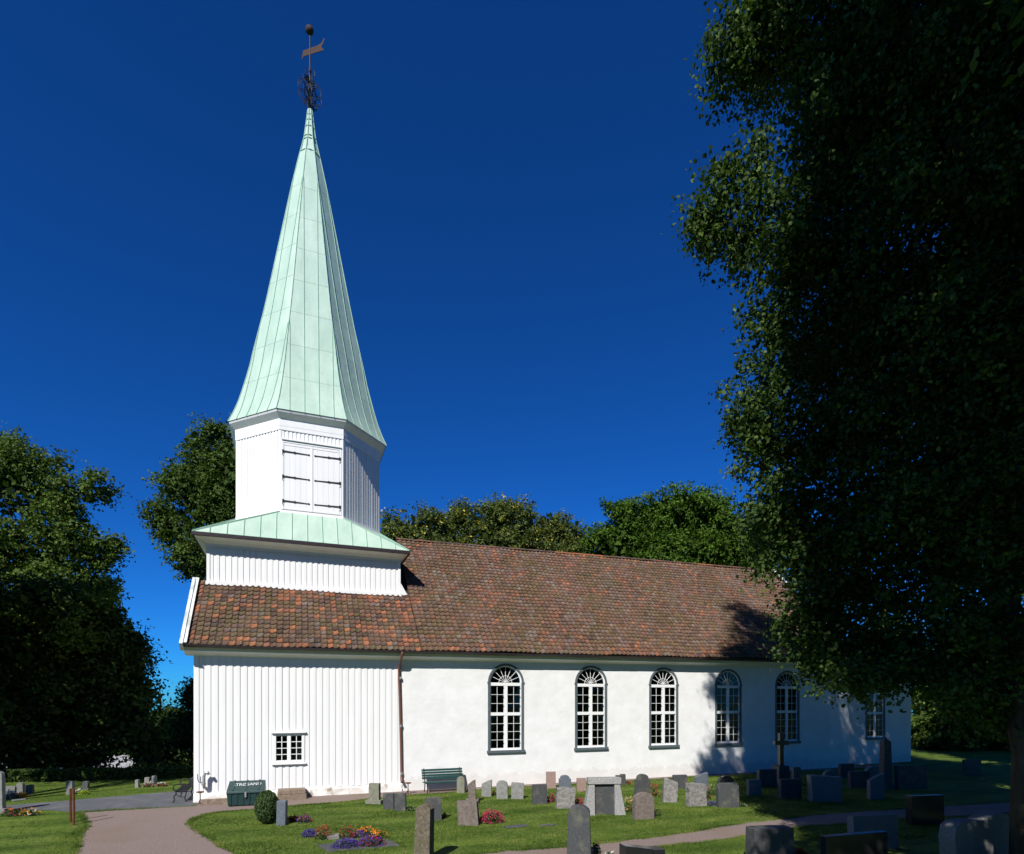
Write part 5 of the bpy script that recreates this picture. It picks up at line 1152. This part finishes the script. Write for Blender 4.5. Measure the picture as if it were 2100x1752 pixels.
FL('leafy shrub in front of the sloping blue grey headstone', 3, 800, 885, 430, 560, ['p_white'], 5, .03)
FL('violet flowers between rock faced and clipped corner stones', 3, 788, 890, 615, 660, ['p_purple'], 60, .04)
FL('low plant right of the clipped corner stone', 3, 1085, 1180, 630, 670, ['p_white'], 8, .03)
FL('red flowers before the black polished round headstone', 3, 890, 990, 408, 520, ['p_red', 'p_white'], 18, .05)
FL('orange red flowers near the wall left of the crested stone', 3, 40, 90, 425, 462, ['p_coral'], 20, .045)
FL('dark red flowers at the foot of the big lower right granite', 3, 1592, 1740, 1065, 1160, ['p_dark', 'p_red'], 60, .05)
FL('white flowering plant in the lower right corner', 4, 1955, 2150, 1225, 1400, ['p_white'], 40, .05)
FL('small rose bush right of the tall dark foreground stone', 2, 1620, 1700, 840, 985, ['p_coral'], 10, .04)
FL('white flowers beside the black double block at the bottom', 2, 1735, 1810, 955, 1010, ['p_white'], 12, .05)
FL('orange marigolds in front of the tall pale stone at left', 5, 195, 332, 812, 885, ['p_orange', 'p_white'], 26, .06)
FL('mixed orange and pink flowers at the left edge', 5, -20, 200, 805, 890, ['p_orange', 'p_pink', 'p_dark'], 26, .055)
FL('orange and yellow pansies across the grey path at left', 5, 95, 220, 660, 715, ['p_orange'], 40, .06)
FL('violet and white flowers at the far left across the path', 5, 45, 130, 640, 720, ['p_purple', 'p_white'], 60, .06)
FL('lime yellow plant before the dark headstone at left', 5, 722, 795, 645, 690, ['p_yellow'], 60, .07)
FL('white flowers right of the square grey stone behind the rods', 5, 695, 745, 635, 665, ['p_white'], 30, .06)
FL('white flowers around the small headstones on the far lawn', 5, 1300, 1420, 560, 618, ['p_white', 'p_coral'], 40, .05)
FL('mixed low flowers at the right end of the far lawn', 5, 1420, 1540, 570, 612, ['p_white', 'p_coral'], 30, .05)

# ------------------------------------------------------------------ furniture
# grit box
def grit_box():
    p = gnd(*rg(1, 630, 706)); d = to_px(p)[2]; k = d/F/2.3333/1.72476; w = 292*k; h = 190*k; dp = .75
    root = empty('grit_box', p + Vector((0, dp/2, 0)), math.radians(-2)); tag(root, 'dark green plastic grit box with hand painted lid by the boarded wall', 'grit box')
    hb = h*.60
    MB().hexa([(-w*.46, -dp*.44, .03), (w*.46, -dp*.44, .03), (w*.46, dp*.44, .03), (-w*.46, dp*.44, .03)], [(-w*.49, -dp*.48, hb), (w*.49, -dp*.48, hb), (w*.49, dp*.48, hb), (-w*.49, dp*.48, hb)]).build('bin', M['box_green'], root, bevel=.02)
    for x in (-.40, -.24, -.08, .08, .24, .40):
        MB().hexa([(x*w-.045, -dp*.44-.02, .06), (x*w+.045, -dp*.44-.02, .06), (x*w+.045, -dp*.44+.02, .06), (x*w-.045, -dp*.44+.02, .06)], [(x*w-.045, -dp*.48-.02, hb-.05), (x*w+.045, -dp*.48-.02, hb-.05), (x*w+.045, -dp*.48+.02, hb-.05), (x*w-.045, -dp*.48+.02, hb-.05)]).build('rib', M['box_green'], root, bevel=.008)
    zf, zb = hb + .07, h + .02
    lid = MB().hexa([(-w/2, -dp*.54, hb-.02), (w/2, -dp*.54, hb-.02), (w/2, dp*.5, hb-.02), (-w/2, dp*.5, hb-.02)], [(-w/2*.985, -dp*.5, zf), (w/2*.985, -dp*.5, zf), (w/2*.96, dp*.42, zb), (-w/2*.96, dp*.42, zb)]).build('lid', M['box_green'], root, bevel=.02)
    sl = math.atan2(zb-zf, dp*.92)
    for x in (-.33, 0.0, .33):
        MB().beam((x*w, -dp*.46, zf+.016), (x*w, dp*.40, zb+.008), (0, -1, 1), .06, .03).build('lid_rib', M['box_green'], lid)
    MB().box(-.03, .03, -dp*.58, -dp*.52, hb-.16, hb+.02).build('latch', M['galv'], root)
    cu = bpy.data.curves.new('lettering', 'FONT'); cu.body = 'STRØSAND'; cu.size = .185; cu.align_x = 'CENTER'; cu.extrude = .002
    tmp = bpy.data.objects.new('lettering', cu); COL.objects.link(tmp); bpy.context.view_layer.update()
    me = bpy.data.meshes.new_from_object(tmp.evaluated_get(bpy.context.evaluated_depsgraph_get())); bpy.data.objects.remove(tmp)
    me.name = 'lettering'; me.materials.clear(); me.materials.append(M['paint_white'])
    rr = random.Random(5)
    o = link('lettering', me, None, lid); o.matrix_local = Matrix.Translation((.02*w, -dp*.10, zf + (zb-zf)*.42 + .022)) @ Matrix.Rotation(sl, 4, 'X') @ Matrix.Rotation(.03, 4, 'Z') @ Matrix.Diagonal((1, 1.5, 1, 1))
grit_box()
# brown stone blocks beside the box
def stone_step():
    p = gnd(*rg(1, 1010, 664)); d = to_px(p)[2]; k = d/F/2.3333/1.72476; w = 230*k
    root = empty('stone_step', (p.x, -.42, 0), math.radians(0)); tag(root, 'low block of weathered brown stone slabs against the plinth', 'stone step')
    MB().box(-w*.5, w*.5, -.3, .3, -.04, .2).build('lower_stone', M['sandstone'], root, bevel=.02)
    MB().box(-w*.49, w*.47, -.26, .3, .203, .38).build('upper_stone', M['sandstone'], root, bevel=.025)
stone_step()
pl = MB(); q0, q1 = gnd(*rg(1, 268, 700)), gnd(*rg(1, 485, 700))
L = (q1 - q0).length; c = (q0 + q1) / 2
MB().box(-L/2, L/2, -.06, .06, -.02, .22).build('timber_edging', M['sandstone'], None, (c.x, c.y + .2, 0), 0, bevel=.01)
tag(bpy.data.objects['timber_edging'], 'low brown edging plank left of the green grit box', 'edging')
# slatted bench at the nave wall
def slat_bench():
    a = gnd(*rg(2, 235, 482)); b_ = gnd(*rg(2, 575, 462)); p = (a + b_) / 2; L = (b_ - a).length * 1.0; ang = math.atan2(b_.y-a.y, b_.x-a.x) * .3
    root = empty('park_bench', (p.x, p.y + .1, 0), ang); tag(root, 'dark green slatted bench against the white nave wall', 'bench')
    for i in range(4): MB().box(-L/2, L/2, -.22+i*.125, -.22+i*.125+.10, .40, .435).build('seat_slat', M['bench_green'], root, bevel=.006)
    for i in range(4):
        z = .52 + i*.105; y = .30 + i*.035; MB().hexa([(-L/2, y, z), (L/2, y, z), (L/2, y+.03, z), (-L/2, y+.03, z)], [(-L/2, y+.03, z+.088), (L/2, y+.03, z+.088), (L/2, y+.06, z+.088), (-L/2, y+.06, z+.088)]).build('back_slat', M['bench_green'], root, bevel=.005)
    for x in (-L*.44, L*.44):
        f = MB(); f.tube([(x, -.24, 0), (x, -.22, .2), (x, -.18, .385)], .022, 6); f.tube([(x, .36, 0), (x, .27, .2), (x, .26, .39), (x, .34, .6), (x, .47, .95)], .022, 6); f.tube([(x, -.22, .385), (x, .27, .385)], .02, 6); f.build('leg_frame', M['iron'], root)
slat_bench()
def iron_bench():
    root = empty('iron_bench', (-3.62, .15, 0), math.radians(-90)); tag(root, 'black iron bench end showing past the corner of the boarded wall', 'bench')
    L = 1.5                                   # local x along the wall, -y is its front
    for x in (-.0, -L):
        f = MB(); f.tube([(x, -.55, 0), (x, -.50, .1), (x, -.52, .22), (x, -.44, .34), (x, -.46, .42)], .022, 6); f.tube([(x, -.1, 0), (x, -.16, .15), (x, -.1, .4), (x, -.04, .6), (x, .03, .9)], .022, 6)
        f.tube([(x, -.46, .42), (x, -.28, .39), (x, -.1, .40)], .02, 6); f.tube([(x, -.46, .42), (x, -.55, .52), (x, -.52, .64), (x, -.40, .68), (x, -.2, .67), (x, -.05, .66)], .022, 6); f.tube([(x, -.46, .3), (x, -.3, .2), (x, -.16, .2)], .015, 5)
        f.build('end_frame', M['iron'], root)
    for i in range(5): MB().box(-L-.05, .05, -.47+i*.085, -.47+i*.085+.06, .425, .45).build('seat_slat', M['iron'], root)
    for i in range(4): MB().box(-L-.05, .05, -.07+i*.03, -.045+i*.03, .52+i*.1, .585+i*.1).build('back_slat', M['iron'], root)
iron_bench()
for i, (x, yb, yt) in enumerate(((654, 940, 630), (683, 968, 630))):
    bx, by = rg(5, x, yb); p = gnd(bx, by); d = to_px(p)[2]; h = (yb-yt)/2.625/1.72476*d/F
    MB().tube([(0, 0, -.1), (.01*i, 0, h*.5), (0, 0, h)], .035, 8).build('iron_post', M['rust'], None, p)
    tag(bpy.data.objects['iron_post' + ('.001' if i else '')], ['rusty iron rod by the gravel path, the left and farther of two', 'rusty iron rod by the gravel path, the right and nearer of two'][i], 'post', 'rusty rods by the path')
def stand(label, reg, x, yb, h):
    p = gnd(*rg(reg, x, yb)); root = empty('iron_stand', p); tag(root, label, 'iron stand')
    MB().tube([(0, 0, 0), (0, 0, h)], .018, 6).build('stem', M['rust'], root); MB().lathe([(.05, 0), (.13, .02), (.13, .05), (.05, .06)], (0, 0, h), 10).build('dish', M['rust'], root)
    for a in (0, 2.1, 4.2): MB().tube([(0, 0, h*.5), (.12*math.cos(a), .12*math.sin(a), 0)], .01, 5).build('foot', M['rust'], root)
stand('small rusty iron stand at the left corner of the boarded wall', 1, 252, 690, .42)
stand('small rusty iron stand beside the foot of the downpipe', 1, 1968, 605, .42)

# ------------------------------------------------------------------ grass
def inside(pts, poly):
    x, y = pts[:, 0], pts[:, 1]; n = len(poly); c = np.zeros(len(pts), bool); j = n - 1
    for i in range(n):
        xi, yi = poly[i]; xj, yj = poly[j]
        c ^= ((yi > y) != (yj > y)) & (x < (xj - xi) * (y - yi) / (yj - yi + 1e-12) + xi); j = i
    return c
def grass(n, x0, x1, y0, y1, hmin, hmax):
    p = np.stack([RNG.uniform(x0, x1, n), RNG.uniform(y0, y1, n)], 1); keep = ~inside(p, gpoly) & ~inside(p, apoly) & ~inside(p, rpoly) & ~((p[:, 0] > -3.6) & (p[:, 1] > -.4))
    return p[keep]
pts = np.concatenate([grass(95000, -6, 22, -13.5, -.3, 0, 0), grass(20000, -20, -3.6, -9, 12, 0, 0)])
# longer tufts along the edges of the paths
edge = []
for poly in (gpoly, rpoly):
    P = np.array(poly); Q = np.roll(P, -1, 0); t = RNG.random((len(P), 55, 1)); e = P[:, None]*(1-t) + Q[:, None]*t + RNG.normal(0, .05, (len(P), 55, 2)); edge.append(e.reshape(-1, 2))
edge = np.concatenate(edge); edge = edge[(edge[:, 1] < -.55) & (edge[:, 1] > -14) & (edge[:, 0] < 20)]
ne = len(edge); pts = np.concatenate([pts, edge]); nb = len(pts); per = 3
c = np.repeat(pts, per, 0) + RNG.normal(0, .02, (nb*per, 2)); N = len(c)
h = RNG.uniform(.02, .055, N) * (1 + .5*np.sin(c[:, 0]*1.3)*np.sin(c[:, 1]*1.7)); h[-ne*per:] *= 1.25
a = RNG.uniform(0, 6.28, N); w = RNG.uniform(.004, .009, N); ln = RNG.normal(0, .5, (N, 2)) * h[:, None]
V = np.zeros((N, 3, 3)); V[:, 0, :2] = c - np.stack([np.cos(a), np.sin(a)], 1)*w[:, None]; V[:, 1, :2] = c + np.stack([np.cos(a), np.sin(a)], 1)*w[:, None]; V[:, 2, :2] = c + ln; V[:, 2, 2] = h
strip = .42 + .30*np.sin(c[:, 1]*3.1 + 1.2*np.sin(c[:, 0]*.5)) + .14*np.sin(c[:, 0]*2.1 + c[:, 1]*.8) ; patch = .25*np.sin(c[:, 0]*3.3 + 2*np.sin(c[:, 1]*1.1))*np.sin(c[:, 1]*4.1 + c[:, 0]); tint = np.clip(strip*.8 + .12 + patch + RNG.normal(0, .15, N), 0, 1)
tag(link('grass', np_mesh('grass', V.reshape(-1, 3), 3, tint), M['grass_blade']), 'short mown grass of the churchyard lawn', 'grass', kind='stuff')

# fallen leaves on the lawn, track and path
n = 170; P = np.stack([RNG.uniform(-7, 20, n), RNG.uniform(-13.5, -1.5, n), np.full(n, .03)], 1); nr = RNG.normal(size=(n, 3))*.35; nr[:, 2] = 1; nr /= np.linalg.norm(nr, axis=1, keepdims=True)
tag(link('fallen_leaves', np_mesh('fallen_leaves', leaf_polys(P, RNG.uniform(.025, .05, n), nr, LEAF6), 6, RNG.uniform(.75, .97, n)), M['yellow_leaf']), 'scattered yellow fallen leaves on lawn and gravel', 'leaves', kind='stuff')
